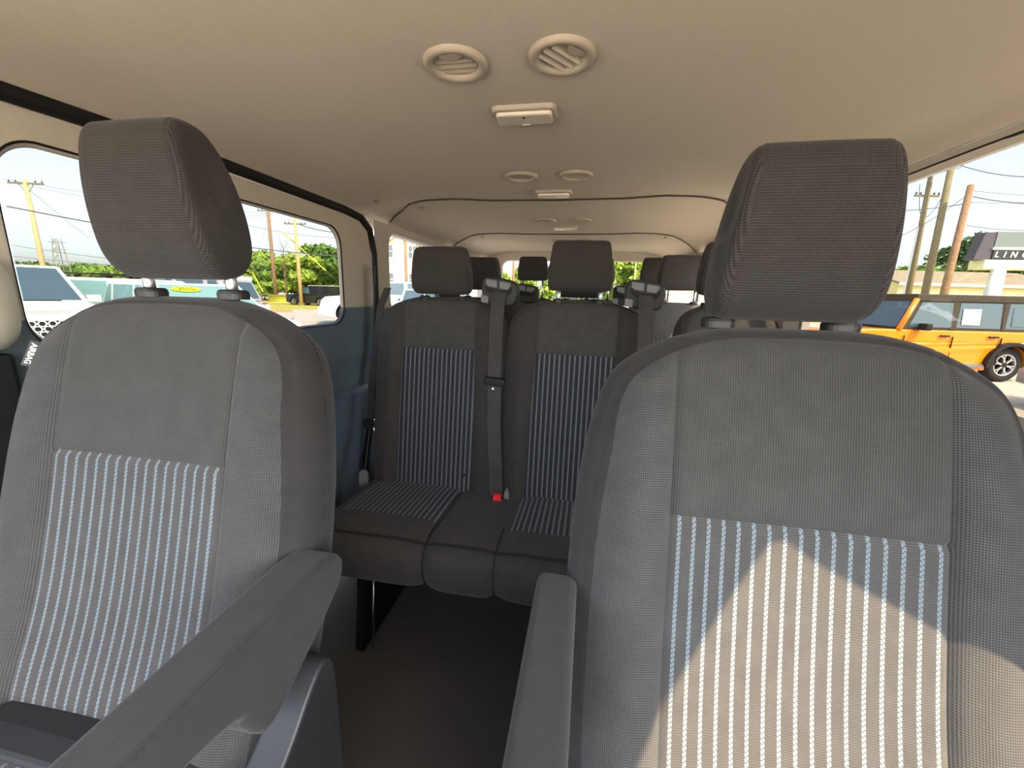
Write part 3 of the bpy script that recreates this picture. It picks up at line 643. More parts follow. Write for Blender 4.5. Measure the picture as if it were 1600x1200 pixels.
b = B(); b.prism(chaikin([(-.02, -.05), (.02, -.05), (.022, .03), (0, .045), (-.022, .03)], 1), lambda a, z: (XL+.155+a, 1.46, -.775+z), lambda a, z: (XL+.155+a, 1.475, -.775+z)); b.build('anchor_cover', guide_grey, t, bevel=.003)
t = thing('seat_belt', (.655, 1.52, -.2), 'sunlit seat belt hanging beside the driver side window', 'seat belt', 'belts of the front bench')
b = B(); b.strip([(.645, 1.50, .10), (.645, 1.495, -.1), (.645, 1.49, -.35), (.645, 1.49, -.6)], (.024, .002, 0), .0011); uv = [(v[0]+v[1], v[2]) for v in b.V]; M('webbing', b.V, b.F, web_m, t, uv)
b = B(); b.obox((.65, 1.515, .11), (.032, 0, 0), (0, .012, 0), (0, 0, .018)); b.build('upper_anchor', black_pl, t, bevel=.005)
# ------------------------------------------------------------------ ceiling vents and lamps
def vent(x, y, rot, label, tilt=0.0, shut=False):
    z = liner_z(x, y); t = thing('ceiling_vent', (x, y, z), label, 'air vent', 'round ceiling air vents')
    b = B(); b.lathe([(.0425, .012), (.0415, -.002), (.045, -.008), (.053, -.0095), (.059, -.007), (.0605, 0), (.0605, .006)], (x, y, z), (0, 0, 1), 40); b.build('ring', vent_m, t, smooth=True)
    b = B(); b.lathe([(.0425, .012), (.040, .030), (0, .032)], (x, y, z), (0, 0, 1), 24); b.build('cavity', dark_hole if not shut else vent_m, t)
    ca, sa = math.cos(rot), math.sin(rot)
    for i, d in enumerate((-.016, .002, .019)):
        hl = math.sqrt(max(.0004, .041**2-d*d))*.96; b = B(); tl = math.radians(-35+tilt)
        b.obox((x-sa*d, y+ca*d, z+.002), (ca*hl, sa*hl, 0), (-sa*.0105*math.cos(tl), ca*.0105*math.cos(tl), .0105*math.sin(tl)), (0, 0, .0011)); b.build('slat', vent_m, t)
    b = B(); n = 12; P = [(.021*math.cos(math.pi*k/n), -.018*math.sin(math.pi*k/n)) for k in range(n+1)]
    b.prism(P, lambda a, c: (x+ca*a+sa*(c+.039), y+sa*a-ca*(c+.039), z-.007), lambda a, c: (x+ca*a+sa*(c+.039), y+sa*a-ca*(c+.039), z-.001)); b.build('thumb_tab', vent_m, t)
    return t
LV = 'in the ceiling'
vent(-.278, .842, 0, 'front round vent with closed slats nearest the passenger side', 10, True)
vent(-.079, .842, math.radians(52), 'front round vent with slanted open slats on the driver side', -20)
vent(-.277, 1.59, 0, 'second-row round vent with flat slats on the passenger side', 14, True)
vent(-.080, 1.59, math.radians(20), 'second-row round vent on the driver side', 5, True)
vent(-.281, 2.47, 0, 'third-row round vent on the passenger side', -15); vent(-.085, 2.47, 0, 'third-row round vent on the driver side', -15)
vent(-.28, 3.32, 0, 'rearmost round vent on the passenger side', -15); vent(-.085, 3.32, 0, 'rearmost round vent on the driver side', -15)
def lamp(x, y, label):
    z = liner_z(x, y); t = thing('ceiling_lamp', (x, y, z), label, 'ceiling lamp', 'unlit ceiling lamps')
    def slab(name, hx, hy, r, z0, z1, tp, mat, par):
        P = rrect(-hx, hx, -hy, hy, r, 5); b = B(); b.prism(P, lambda a, c: (x+a, y+c, z+z0), lambda a, c: (x+a*tp, y+c*tp*.96, z+z1)); return b.build(name, mat, par, bevel=.003)
    slab('bezel', .078, .040, .020, .004, -.010, .95, vent_m, t)
    l = slab('lens', .067, .030, .012, -.010, -.019, .97, lens_m, t)
    b = B()
    for s in (-1, 1): b.box(x+s*.030-.016, x+s*.030+.016, y+.0285, y+.0315, z-.0175, z-.0125)
    b.box(x-.010, x+.010, y+.022, y+.031, z-.0215, z-.014); b.build('switch', vent_m, l, bevel=.001)
    b = B(); b.lathe([(0, -.0005), (.004, -.0005), (.004, 0)], (x, y-.014, z-.0192), n=10); b.build('lamp_stud', dark_hole, l)
    return t
lamp(-.181, 1.063, 'rectangular ceiling lamp nearest the camera between the front vents')
lamp(-.181, 1.833, 'rectangular ceiling lamp ahead of the first headliner joint'); lamp(-.184, 2.69, 'rectangular ceiling lamp ahead of the second headliner joint')
# ------------------------------------------------------------------ outside: lot, trees, houses, poles, sign
ZG = -CZ
asphalt = noisy('sunlit_asphalt', srgb((190, 182, 170)), .9, .14, 3.0, .3, dist=.01)
lot = B(); lot.box(-160, 160, -60, 220, ZG-.2, ZG); lot.build('floor_lot', asphalt, label='pale grey asphalt parking lot around the van', cat='ground', kind='structure')
grass = noisy('dry_grass', srgb((176, 172, 84)), .95, .3, 1.5)
def patch(name, pts, h, mat, label):
    b = B(); b.prism(pts, lambda x, y: (x, y, ZG+.001), lambda x, y: (x, y, ZG+h)); return b.build(name, mat, label=label, cat='ground', kind='structure')
patch('grass_border', [(10, 26), (40, 30), (60, 60), (10, 60)], .05, grass, 'grass border behind the orange vehicle')
bark = noisy('bark', srgb((120, 98, 74)), .95, .3, 6)
def leaf_mat(name, c): 
    m = noisy(name, srgb(c), .7, .35, .9, 0, detail=3); b = m.node_tree.nodes['Principled BSDF']; b.inputs['Subsurface Weight'].default_value = 0; return m
greens = [leaf_mat('leaf_green_%d' % i, c) for i, c in enumerate(((120, 150, 62), (96, 128, 56), (150, 176, 70), (70, 98, 50)))]
def tree(base, h, r, mat, label, group, n=2600, leaf=.30, trunk=.25, low=.15, blobs=12, cat='tree', name='tree'):
    x, y, z = base; t = thing(name, base, label, cat, group)
    b = B(); b.tube([(x, y, z-.02), (x+.05*r, y, z+h*.45), (x, y, z+h*.8)], [trunk*h*.06, trunk*h*.045, trunk*h*.02], 8)
    for k in range(3):
        a = 2*math.pi*(k/3)+x; b.tube([(x, y, z+h*.40), (x+math.cos(a)*r*.5, y+math.sin(a)*r*.5, z+h*.65)], [trunk*h*.03, trunk*h*.012], 6)
    b.build('trunk', bark, t, smooth=True)
    cs = []
    for k in range(blobs):
        a = rng.uniform(0, 2*math.pi); f = rng.uniform(low+.1, .92); wd = r*math.sqrt(max(.05, 1-((f-.45)/.6)**2))*.72
        rad = rng.uniform(0, 1)**.5*wd; cs.append((x+math.cos(a)*rad, y+math.sin(a)*rad, z+h*f, r*rng.uniform(.28, .46), h*rng.uniform(.09, .16)))
    V = []; Fc = []
    for i in range(n):
        c = cs[i % blobs]; d = rng.normal(size=3); d /= np.linalg.norm(d); k = rng.uniform(.65, 1.05)
        p = np.array([c[0]+d[0]*c[3]*k, c[1]+d[1]*c[3]*k, c[2]+d[2]*c[4]*k])
        a = rng.normal(size=3); a /= np.linalg.norm(a); e = np.cross(a, d+rng.normal(size=3)*.5); e /= np.linalg.norm(e); s = leaf*rng.uniform(.5, 1.1)
        q = len(V); V += [tuple(p+a*s), tuple(p+e*s*.55), tuple(p-a*s), tuple(p-e*s*.55)]; Fc.append((q, q+1, q+2, q+3))
    M('foliage', V, Fc, mat, t, kind='stuff'); return t
def G(u, v, d):                                # foot of a thing on the lot below the point seen at (u, v)
    p = at(u, v, d); return (p.x, p.y, ZG)
def ztop(u, v, d): return at(u, v, d).z
TG = 'trees beyond the lot'
# trees seen through the sliding door window
for u, vt, d, rr_, gi, lab in ((392, 402, 33, 2.6, 0, 'loose green tree right of the passenger headrest'), (412, 395, 36, 2.2, 2, 'light green tree left of the brown utility pole'), (448, 418, 34, 2.6, 0, 'low green tree between the two utility poles'), (484, 402, 33, 3.0, 2, 'broad green tree behind the black plow truck'),
                              (500, 384, 35, 3.0, 0, 'tallest green tree in the sliding door window'), (530, 388, 34, 2.6, 1, 'green tree at the rear edge of the sliding door window'), (365, 404, 37, 3, 1, 'green tree hidden partly by the passenger headrest')):
    tree(G(u, 450, d*1.75), ztop(u, vt, d*1.75)-ZG, rr_*1.75, greens[gi], lab, TG, 2800, .5)
# far wooded rise behind the white cars
ORD = ('first', 'second', 'third', 'fourth', 'fifth', 'sixth', 'seventh', 'eighth', 'ninth', 'tenth')
for k, (u, vt, d, gi) in enumerate(((44, 410, 76, 1), (60, 412, 78, 3), (86, 414, 75, 1), (100, 416, 78, 0), (114, 413, 74, 1), (128, 417, 76, 0), (142, 414, 80, 3), (156, 418, 76, 1), (170, 415, 74, 0), (190, 417, 80, 3))):
    tree(G(u, 445, d), ztop(u, vt, d)-ZG, 4.4, greens[gi], '%s bushy tree from the left in the distant wooded line above the white cars' % ORD[k], 'distant wooded line', 900, .8, low=0)
# right side: trees behind the sign and the house
for u, vt, d, rr_, gi, lab in ((1512, 368, 52, 4.6, 3, 'dark spreading tree left of the dealership sign'), (1566, 352, 54, 4.5, 3, 'tall dark tree behind the dealership sign'), (1420, 412, 56, 5.0, 0, 'light green tree behind the left utility pole'), (1452, 406, 58, 5.2, 3, 'dark green tree between the utility poles'), (1484, 396, 58, 5.0, 1, 'green tree behind the brown utility pole'),
                              (1592, 400, 50, 4.6, 1, 'green tree at the right edge under the sign'), (1612, 420, 44, 3.2, 2, 'light green tree right of the pale yellow house')):
    tree(G(u, 455, d), ztop(u, vt, d)-ZG, rr_, greens[gi], lab, TG, 2600, .42, low=.1)
# behind the van
for u, vt, d, rr_, gi, lab in ((792, 424, 38, 2.0, 2, 'small bright tree in the left back window'), (812, 421, 40, 2.0, 2, 'small bright tree right of the pole in the left back window'), (846, 440, 26, 1.2, 2, 'yellow-green sapling under the rear headrest'), (968, 402, 30, 2.6, 2, 'bright leafy tree filling the right back window'), (985, 405, 31, 2.4, 0, 'second leafy tree in the right back window'), (1000, 414, 32, 1.8, 2, 'leafy tree right of the pole in the right back window'), (905, 410, 34, 2.5, 0, 'leafy tree hidden behind the middle headrests')):
    tree(G(u, 462, d), ztop(u, vt, d)-ZG, rr_, greens[gi], lab, TG, 2200, .26, low=.05)
# bare tree
p = G(447, 450, 50); t = thing('bare_tree', p, 'leafless grey tree between the two utility poles', 'tree'); hh = ztop(447, 378, 50)-ZG
b = B(); b.tube([p, (p[0], p[1], ZG+hh*.5), (p[0]+.1, p[1], ZG+hh)], [.12, .08, .01], 6); b.build('trunk', bark, t)
for k in range(10):
    f = .35+.06*k; s = (-1)**k; b = B(); b.tube([(p[0], p[1], ZG+hh*f), (p[0]+s*.5, p[1]+.2, ZG+hh*(f+.14)), (p[0]+s*.7, p[1]+.3, ZG+hh*(f+.28))], [.04, .02, .006], 5); b.build('branch', bark, t)
# utility poles
pole_a = noisy('pole_pale_wood', srgb((206, 176, 128)), .9, .2, 8); pole_b = noisy('pole_brown_wood', srgb((150, 120, 92)), .9, .25, 8); pole_c = noisy('pole_weathered_wood', srgb((132, 122, 92)), .9, .2, 8)
wire_m = base_mat('wire_grey', srgb((90, 96, 100)), .6); insul = base_mat('insulator', srgb((90, 92, 96)), .4)
def upole(top, foot, r, mat, label, arms=(), arm_dir=None, name='utility_pole', extra=0):
    top = Vector(top); foot = Vector(foot); t = thing(name, foot, label, 'utility pole', 'wooden utility poles')
    b = B(); b.tube([foot, foot.lerp(top, .5), top], [r, r*.9, r*.75], 12); b.build('pole', mat, t, smooth=True)
    ad = (arm_dir or R_).copy(); ad.z = 0; ad.normalize(); ax = (top-foot).normalized()
    for f, L in arms:
        c = top-ax*f; b = B(); b.obox(c, ad*L, ad.cross(Vector((0, 0, 1)))*.06, Vector((0, 0, .055))); b.build('crossarm', pole_c, t)
        for k in (-.92, -.55, .55, .92):
            b = B(); b.lathe([(.03, 0), (.05, .05), (.05, .12), (.02, .16)], c+ad*L*k+Vector((0, 0, .05)), n=8); b.build('insulator', insul, t)
        if f < 1:
            for sgn in (-1, 1): b = B(); b.tube([c+ad*L*.45*sgn, c-ax*.7], .025, 5); b.build('arm_brace', pole_c, t)
    return t
def foot_of(u, v, d): p = at(u, v, d); return Vector((p.x, p.y, ZG))
q2 = lambda u, d: tuple(foot_of(u, 460, d))[:2]
patch('grass_verge', [q2(330, 31), q2(600, 31), q2(600, 70), q2(280, 70)], .05, grass, 'dry yellow-green grass verge before the trees')
patch('kerb_strip', [q2(330, 29.6), q2(600, 29.6), q2(600, 30.4), q2(330, 30.4)], .14, noisy('kerb_stone', srgb((190, 150, 104)), .9, .2, 4), 'low tan kerb along the grass verge')
patch('raised_lot', [q2(455, 12.6), q2(640, 12.6), q2(640, 24), q2(455, 24)], .5, asphalt, 'raised strip of parking lot under the pale blue car')
P1 = foot_of(67, 415, 30); T1 = Vector((P1.x, P1.y, at(38, 287, 30).z)); upole(T1, P1, .17, pole_a, 'pale utility pole with crossarm in the front corner of the sliding door window', [(.25, 1.15)], Vector((1, .28, 0)))
P2 = foot_of(431, 460, 46); T2 = Vector((P2.x, P2.y, at(423, 331, 46).z)); upole(T2, P2, .21, pole_b, 'brown utility pole with crossarm right of the passenger headrest', [(.25, 1.15)])
P3 = foot_of(470, 460, 43); T3 = Vector((P3.x, P3.y, at(461, 326, 43).z)); upole(T3, P3, .19, pole_a, 'grey-tan utility pole behind the black truck', [(1.8, 1.1)])
P4 = foot_of(635, 440, 30); T4 = Vector((P4.x, P4.y, at(634, 352, 30).z)); upole(T4, P4, .12, pole_b, 'thin utility pole in front of the yellow house', [(.85, .55)])
P5 = foot_of(653, 440, 36); T5 = Vector((P5.x, P5.y, at(652, 366, 36).z)); upole(T5, P5, .11, pole_c, 'far utility pole right of the yellow house', [(.35, .6)])
P6 = foot_of(802, 440, 26); T6 = Vector((P6.x, P6.y, at(802, 395, 26).z+1)); upole(T6, P6, .09, pole_b, 'tan utility pole in the left back window')
P7 = foot_of(991, 440, 26); T7 = Vector((P7.x, P7.y, at(991, 395, 26).z+1)); upole(T7, P7, .06, pole_a, 'slim pale pole in the right back window')
def lean(u0, v0, u1, v1, d): 
    a = at(u0, v0, d); c = at(u1, v1, d); k = (ZG-c.z)/(a.z-c.z); return a, c+(a-c)*k
a8, f8 = lean(1457, 262, 1420, 455, 25); upole(a8, f8, .17, pole_c, 'leaning weathered utility pole nearest the driver headrest', [(1.75, .75)])
a9, f9 = lean(1492, 235, 1446, 455, 24); upole(a9, f9, .20, pole_c, 'tall leaning weathered utility pole in the middle of three', [(.9, .35)])
a10, f10 = lean(1517, 290, 1476, 455, 23); upole(a10, f10, .20, pole_b, 'shorter leaning orange-brown utility pole beside the sign')
b = B(); b.tube([f8+Vector((-.5, -.3, 0)), a8+(f8-a8)*.36+Vector((-.28, -.2, 0))], .045, 8); b.build('conduit', base_mat('white_conduit', srgb((225, 225, 228)), .5), label='white conduit rising beside the left leaning pole', cat='conduit')
# lattice mast far away
p = foot_of(101, 440, 70); hh = at(96, 374, 70).z-ZG; t = thing('lattice_mast', p, 'far steel lattice mast above the wooded line', 'mast')
mast_m = base_mat('galvanised_steel', srgb((150, 150, 140)), .6)
for i, (dx, dy_) in enumerate(((-.7, -.7), (.7, -.7), (.7, .7), (-.7, .7))):
    b = B(); b.tube([p+Vector((dx*1.4, dy_*1.4, 0)), p+Vector((dx*.5, dy_*.5, hh))], .07, 5); b.build('mast_leg', mast_m, t)
for k in range(7):
    w0 = .98-.63*k/7; w1 = .98-.63*(k+1)/7; b = B(); b.tube([p+Vector((-w0, -w0, hh*k/7)), p+Vector((w1, -w1, hh*(k+1)/7))], .045, 4); b.build('brace', mast_m, t)
    b = B(); b.tube([p+Vector((w0, -w0, hh*k/7)), p+Vector((-w1, -w1, hh*(k+1)/7))], .045, 4); b.build('brace', mast_m, t)
for z_ in (.93, .80): b = B(); b.obox(p+Vector((0, 0, hh*z_)), (1.3, .3, 0), (0, .06, 0), (0, 0, .06)); b.build('mast_arm', mast_m, t)
def wire(a, c, sag, label, r=.018):
    a, c = Vector(a), Vector(c); pts = [a.lerp(c, k/14)-Vector((0, 0, sag*4*(k/14)*(1-k/14))) for k in range(15)]
    b = B(); b.tube(pts, r, 5); return b.build('overhead_wire', wire_m, label=label, cat='wire', group='overhead power lines')
WG = 'thin overhead wire crossing the sky'
wire(at(10, 322, 20), at(560, 402, 34), .4, 'thick dark wire crossing the front part of the sliding door window', .035)
wire(at(5, 280, 30), at(420, 334, 46), .3, 'wire running from the corner pole crossarm to the brown pole', .014); wire(at(20, 286, 31), at(420, 338, 46), .5, 'lower wire from the corner pole crossarm to the brown pole', .014)
wire(T1-Vector((0, 0, .5)), at(140, 372, 34), .1, 'guy wire slanting down from the corner pole', .014); wire(at(0, 380, 30), at(430, 420, 32), .4, 'wire low above the distant wooded line', .016); wire(at(0, 398, 34), at(430, 425, 36), .3, 'lowest wire above the distant wooded line', .016)
wire(at(380, 350, 45), at(560, 372, 43), .4, 'wire crossing both poles in the sliding door window', .022); wire(T3-Vector((0, 0, 1.7)), at(545, 364, 42), .25, 'thick wire right of the grey-tan pole', .045); wire(at(380, 391, 46), at(560, 398, 43), .3, 'wire halfway up the brown pole', .014); wire(at(425, 336, 46), foot_of(398, 455, 47), 0, 'thin stay wire left of the brown pole', .012)
wire(at(1380, 282, 24), at(1500, 262, 24), .1, 'upper wire between the leaning poles', .022); wire(at(1500, 258, 24), at(1680, 272, 22), .35, 'looping wire running right from the tall leaning pole', .026); wire(at(1390, 330, 25), at(1520, 316, 23), .1, 'wire crossing below the tops of the leaning poles', .022)
wire(at(1520, 307, 23), at(1680, 312, 22), .25, 'thick wire running right from the brown leaning pole', .028); wire(at(1520, 298, 23), at(1680, 305, 22), .1, 'thin wire running right from the brown leaning pole', .012); wire(at(1520, 316, 23), at(1680, 318, 22), .05, 'lower thin wire running right from the brown leaning pole', .012)
wire(at(1500, 262, 24), at(1540, 225, 26), 0, 'wire rising steeply right of the tall leaning pole', .022); wire(at(1400, 372, 25), at(1515, 302, 24), .2, 'slanting wire left of the brown leaning pole', .018); wire(at(1510, 352, 23), at(1680, 356, 22), .2, 'low wire above the dealership sign', .016)
wire(a8+(f8-a8)*.10+Vector((-.5, 0, 0)), a8+(f8-a8)*.30, .45, 'looped jumper wire on the left leaning pole', .018); wire(a9+(f9-a9)*.20, a8+(f8-a8)*.30, .5, 'jumper wire between the two tall leaning poles', .016)
wire(at(610, 378, 30), at(690, 381, 34), .05, 'wire at crossarm height before the yellow house', .02); wire(at(610, 395, 30), at(700, 392, 34), .1, 'wire below the crossarm before the yellow house', .012)
yg = base_mat('yellow_guy_guard', srgb((206, 196, 60)), .6)
for a_, c_, d_, tp, lab in (((442, 363), (509, 423), 43, T3-Vector((0, 0, .6)), 'guy wire with yellow guard slanting right of the grey-tan pole'), ((394, 425), (411, 456), 46, T2-Vector((0, 0, .9)), 'guy wire with yellow guard left of the brown pole')):
    a = at(*a_, d_); c = at(*c_, d_); k = (a.z-ZG)/(a.z-c.z); ft_ = a+(c-a)*k
    t = thing('guy_wire', ft_-Vector((0, 0, 0)), lab, 'guy wire', 'guy wires with yellow guards'); b = B(); b.tube([tp, a, ft_], .012, 5); b.build('wire', wire_m, t)
    b = B(); b.tube([a, c], .07, 6); b.build('guard', yg, t)
# ---- houses
def window_unit(parent, c, ux, uz, nrm, w, h, shutters=True, mats=None, cols=2):
    c, ux, uz, nrm = map(Vector, (c, ux, uz, nrm)); b = B(); b.obox(c+nrm*.03, ux*(w/2+.08), uz*(h/2+.08), nrm*.04); f = b.build('window', mats[0], parent)
    for i in range(cols):
        for j in range(2):
            b = B(); b.obox(c+nrm*.075+ux*(w*((i+.5)/cols-.5))+uz*(h*((j+.5)/2-.5)), ux*(w/cols/2-.03), uz*(h/4-.03), nrm*.006); b.build('pane', mats[1], f)
    if shutters:
        for s in (-1, 1): b = B(); b.obox(c+nrm*.04+ux*s*(w/2+.26), ux*.16, uz*(h/2+.05), nrm*.03); b.build('shutter', mats[2], parent)
def house(c, ux, length, depth_, eave, ridge, wallm, roofm, label, wins, gable_front=False, chimney=None, mats=None, name='house'):
    c = Vector(c); ux = Vector(ux).normalized(); uz = Vector((0, 0, 1)); nrm = ux.cross(uz); t = thing(name, c, label, 'house')   # nrm faces the viewer
    L, Dp = length/2, depth_/2
    P = lambda a, d, z: c+ux*a+nrm*d+uz*z
    b = B()
    if not gable_front:
        V = [P(-L, Dp, 0), P(L, Dp, 0), P(L, -Dp, 0), P(-L, -Dp, 0), P(-L, Dp, eave), P(L, Dp, eave), P(L, -Dp, eave), P(-L, -Dp, eave), P(-L, 0, ridge), P(L, 0, ridge)]
        b.add(V, [(0, 1, 5, 4), (2, 3, 7, 6), (1, 2, 6, 9, 5), (3, 0, 4, 8, 7)]); b.build('wall', wallm, t)
        for s in (1, -1):
            b = B(); n_ = 5
            V = [P(-L-.35, s*(Dp+.4), eave-.22), P(L+.35, s*(Dp+.4), eave-.22), P(L+.35, 0, ridge+.05), P(-L-.35, 0, ridge+.05)]; V += [v+uz*.16 for v in V]; b.add(V, BOXF); b.build('roof', roofm, t)
        b = B(); b.obox(P(0, Dp+.36, eave-.20), ux*(L+.35), nrm*.06, uz*.12); b.build('fascia', mats[0], t)
    else:
        V = [P(-L, Dp, 0), P(L, Dp, 0), P(L, -Dp, 0), P(-L, -Dp, 0), P(-L, Dp, eave), P(L, Dp, eave), P(L, -Dp, eave), P(-L, -Dp, eave), P(0, Dp, ridge), P(0, -Dp, ridge)]
        b.add(V, [(0, 1, 5, 8, 4), (2, 3, 7, 9, 6), (1, 2, 6, 5), (3, 0, 4, 7)]); b.build('wall', wallm, t)
        for s in (1, -1):
            b = B(); V = [P(s*(L+.35), Dp+.3, eave-.2), P(s*(L+.35), -Dp-.3, eave-.2), P(0, -Dp-.3, ridge+.05), P(0, Dp+.3, ridge+.05)]; V += [v+uz*.16 for v in V]; b.add(V, BOXF); b.build('roof', roofm, t)
            b = B(); b.tube([P(s*(L+.35), Dp+.33, eave-.12), P(0, Dp+.33, ridge+.13)], .10, 4); b.build('rake_board', mats[0], t)
    for a, z, w, h, sh in wins: window_unit(t, P(a, Dp, z), ux, uz, nrm, w, h, sh, mats)
    if chimney:
        a, d, z0, z1, w = chimney; b = B(); b.obox(P(a, d, (z0+z1)/2), ux*w, nrm*w, uz*(z1-z0)/2); b.obox(P(a, d, z1), ux*(w+.06), nrm*(w+.06), uz*.08); b.build('chimney', noisy('chimney_brick', srgb((178, 96, 74)), .9, .25, 8), t)
    return t
def siding(name, col):
    m = noisy(name, srgb(col), .8, .04, 2); N, L = nodes_of(m); tc = N.new('ShaderNodeTexCoord'); w = N.new('ShaderNodeTexWave'); w.bands_direction = 'Z'; w.wave_profile = 'SAW'; w.inputs['Scale'].default_value = 1.6
    L.new(tc.outputs['Object'], w.inputs[0]); bp = N.new('ShaderNodeBump'); bp.inputs['Strength'].default_value = .5; bp.inputs['Distance'].default_value = .03; L.new(w.outputs[0], bp.inputs['Height']); L.new(bp.outputs[0], N['Principled BSDF'].inputs['Normal']); return m
sid = siding('pale_yellow_siding', (234, 226, 186)); hw_ = base_mat('house_trim_white', srgb((232, 230, 222)), .6); hp = base_mat('house_pane', srgb((96, 108, 118)), .15, 0, .6); hs = base_mat('shutter_green', srgb((70, 92, 84)), .6)
shing = noisy('roof_shingle_grey', srgb((150, 138, 118)), .9, .18, 5); shing2 = noisy('roof_shingle_tan', srgb((205, 180, 140)), .9, .15, 5)
HM = (hw_, hp, hs)
hd = 40; a = at(1340, 470, hd); c = at(1572, 470, hd); ux = (c-a); ux.z = 0; L_ = ux.length; mid = (a+c)/2
house((mid.x, mid.y, ZG), ux, L_, 8, at(1480, 442, 36).z-ZG, at(1480, 430, hd).z-ZG+.1, sid, shing, 'long pale yellow house with green shutters behind the orange vehicle',
      [((k+.5)/5*L_-L_/2, 1.95, 1.15, 1.0, True) for k in range(5)], chimney=(L_*.36, 1.0, 2.8, 4.5, .34), mats=HM)
hd = 46; a = at(592, 440, hd); ux = Vector((R_.x, R_.y, 0))
house((a.x+1.0, a.y+4, ZG), ux+Vector((-.1, .25, 0)), 8.2, 11, at(640, 425, hd).z-ZG+.9, at(610, 384, hd).z-ZG+1.2, sid, shing2, 'tall pale yellow gabled house seen behind the sliding door',
      [(1.0, 5.9, .9, 1.3, False), (1.0, 3.0, .9, 1.3, False), (3.2, 3.0, .9, 1.3, False), (-1.5, 5.9, .9, 1.3, False), (-1.5, 3.0, .9, 1.3, False)], True, (-.3, 1, 7.2, 8.6, .3), HM)
# beige buildings beyond the back right corner
bb = siding('beige_boards', (214, 178, 138)); bw = base_mat('cream_wall', srgb((236, 226, 206)), .8)
for u0, u1, v0, d, lab, mt in ((1062, 1078, 449, 26, 'small tan shed under the dark headrest', bb), (1078, 1092, 445, 30, 'cream shed at the corner of the back windows', bw), (1040, 1062, 452, 24, 'low tan shed left of the cream shed', bb)):
    a = at(u0, 460, d); c = at(u1, 460, d); w = (c-a).length; mid = (a+c)/2; hh = at((u0+u1)/2, v0, d).z-ZG
    t = thing('shed', (mid.x, mid.y, ZG), lab, 'shed', 'sheds behind the van'); b = B(); b.box(mid.x-w/2, mid.x+w/2, mid.y, mid.y+2.5, ZG, ZG+hh); b.build('wall', mt, t); b = B(); b.prism([(-w/2-.15, hh), (w/2+.15, hh), (0, hh+.5)], lambda x, z: (mid.x+x, mid.y-.1, ZG+z), lambda x, z: (mid.x+x, mid.y+2.6, ZG+z)); b.build('roof', shing, t); b = B(); b.box(mid.x-.3, mid.x+.3, mid.y-.03, mid.y, ZG, ZG+1.6); b.build('door', hw_, t)
ft = thing('board_fence', (-.5, 24, ZG), 'pale board fence behind the van', 'fence'); 
for k in range(44):
    x = -6+k*.28; b = B(); b.box(x, x+.25, 24+(.02 if k % 2 else 0), 24.04+(.02 if k % 2 else 0), ZG, ZG+1.35+.03*(k % 3)); b.build('board', bw if k % 3 else bb, ft)
for z_ in (.4, 1.1): b = B(); b.box(-6, 6.3, 24.06, 24.12, ZG+z_, ZG+z_+.09); b.build('rail', bb, ft)
# ---- dealership sign
sg_d = base_mat('sign_dark', srgb((44, 48, 52)), .35, 0, .5); sg_g = base_mat('sign_green_grey', srgb((120, 132, 132)), .35, 0, .5); sg_w = base_mat('sign_cream', srgb((232, 226, 205)), .6); sg_s = base_mat('sign_side', srgb((88, 84, 92)), .5); sg_p = base_mat('sign_post_white', srgb((226, 230, 232)), .45)
sdist = 27.0; o = at(1549, 404, sdist); ux = Vector((R_.x, R_.y, 0)).normalized(); ux = (ux+Vector((.03, -.12, 0))).normalized(); uz = Vector((0, 0, 1)); nr = ux.cross(uz)
sg = thing('dealership_sign', (o.x+1.2, o.y, ZG), 'tall dealership sign with white lettering on dark and grey panels', 'sign')
px = sdist/F_PX
def sbox(name, a0, a1, z0, z1, d0_, d1_, mat): b = B(); b.obox(o+ux*(a0+a1)/2*px+uz*(z0+z1)/2*px+nr*(d0_+d1_)/2, ux*(a1-a0)/2*px, nr*(d1_-d0_)/2, uz*(z1-z0)/2*px); return b.build(name, mat, sg, bevel=.02)
sbox('grey_panel', 0, 115, 17, 40, -.8, .0, sg_g); tb = sbox('name_panel', 0, 115, -2, 14, -.8, .02, sg_d); sbox('panel_joint', -2, 115, 13, 17, -.8, .06, sg_w); sbox('plinth', -10, 122, -16, -2, -1.0, .10, sg_w); 
b = B(); b.prism([(0, 39), (0, -2), (-24, -2), (-15, 39)], lambda a_, z_: o+ux*a_*px+uz*z_*px+nr*(-.05), lambda a_, z_: o+ux*a_*px+uz*z_*px+nr*(-.75)); b.build('side_fin', sg_s, sg)
text('lettering', 'LINCOLN', 12*px, white_ink, sg, o+ux*47*px+uz*5.8*px+nr*.035, ux, uz, ext=.012, shear=.18, bold=.012, spacing=2.05)
b = B(); ec = o+ux*55*px+uz*29*px+nr*.02; ew, eh, ln = 5*px, 7*px, .55*px
for s in (-1, 1): b.obox(ec+ux*s*ew, ux*ln, nr*.02, uz*eh); b.obox(ec+uz*s*eh, ux*(ew+ln), nr*.02, uz*ln)
b.obox(ec, ux*ln*1.2, nr*.02, uz*eh*1.35); b.obox(ec, ux*ew*1.7, nr*.02, uz*ln*1.2); b.build('emblem', white_ink, sg)
pc = o+ux*14*px-uz*16*px; b = B(); b.tube([Vector((pc.x, pc.y, ZG)), Vector((pc.x, pc.y, ZG+.5)), Vector((pc.x, pc.y, pc.z))], [.50, .46, .36], 20); b.build('post', sg_p, sg, smooth=True)
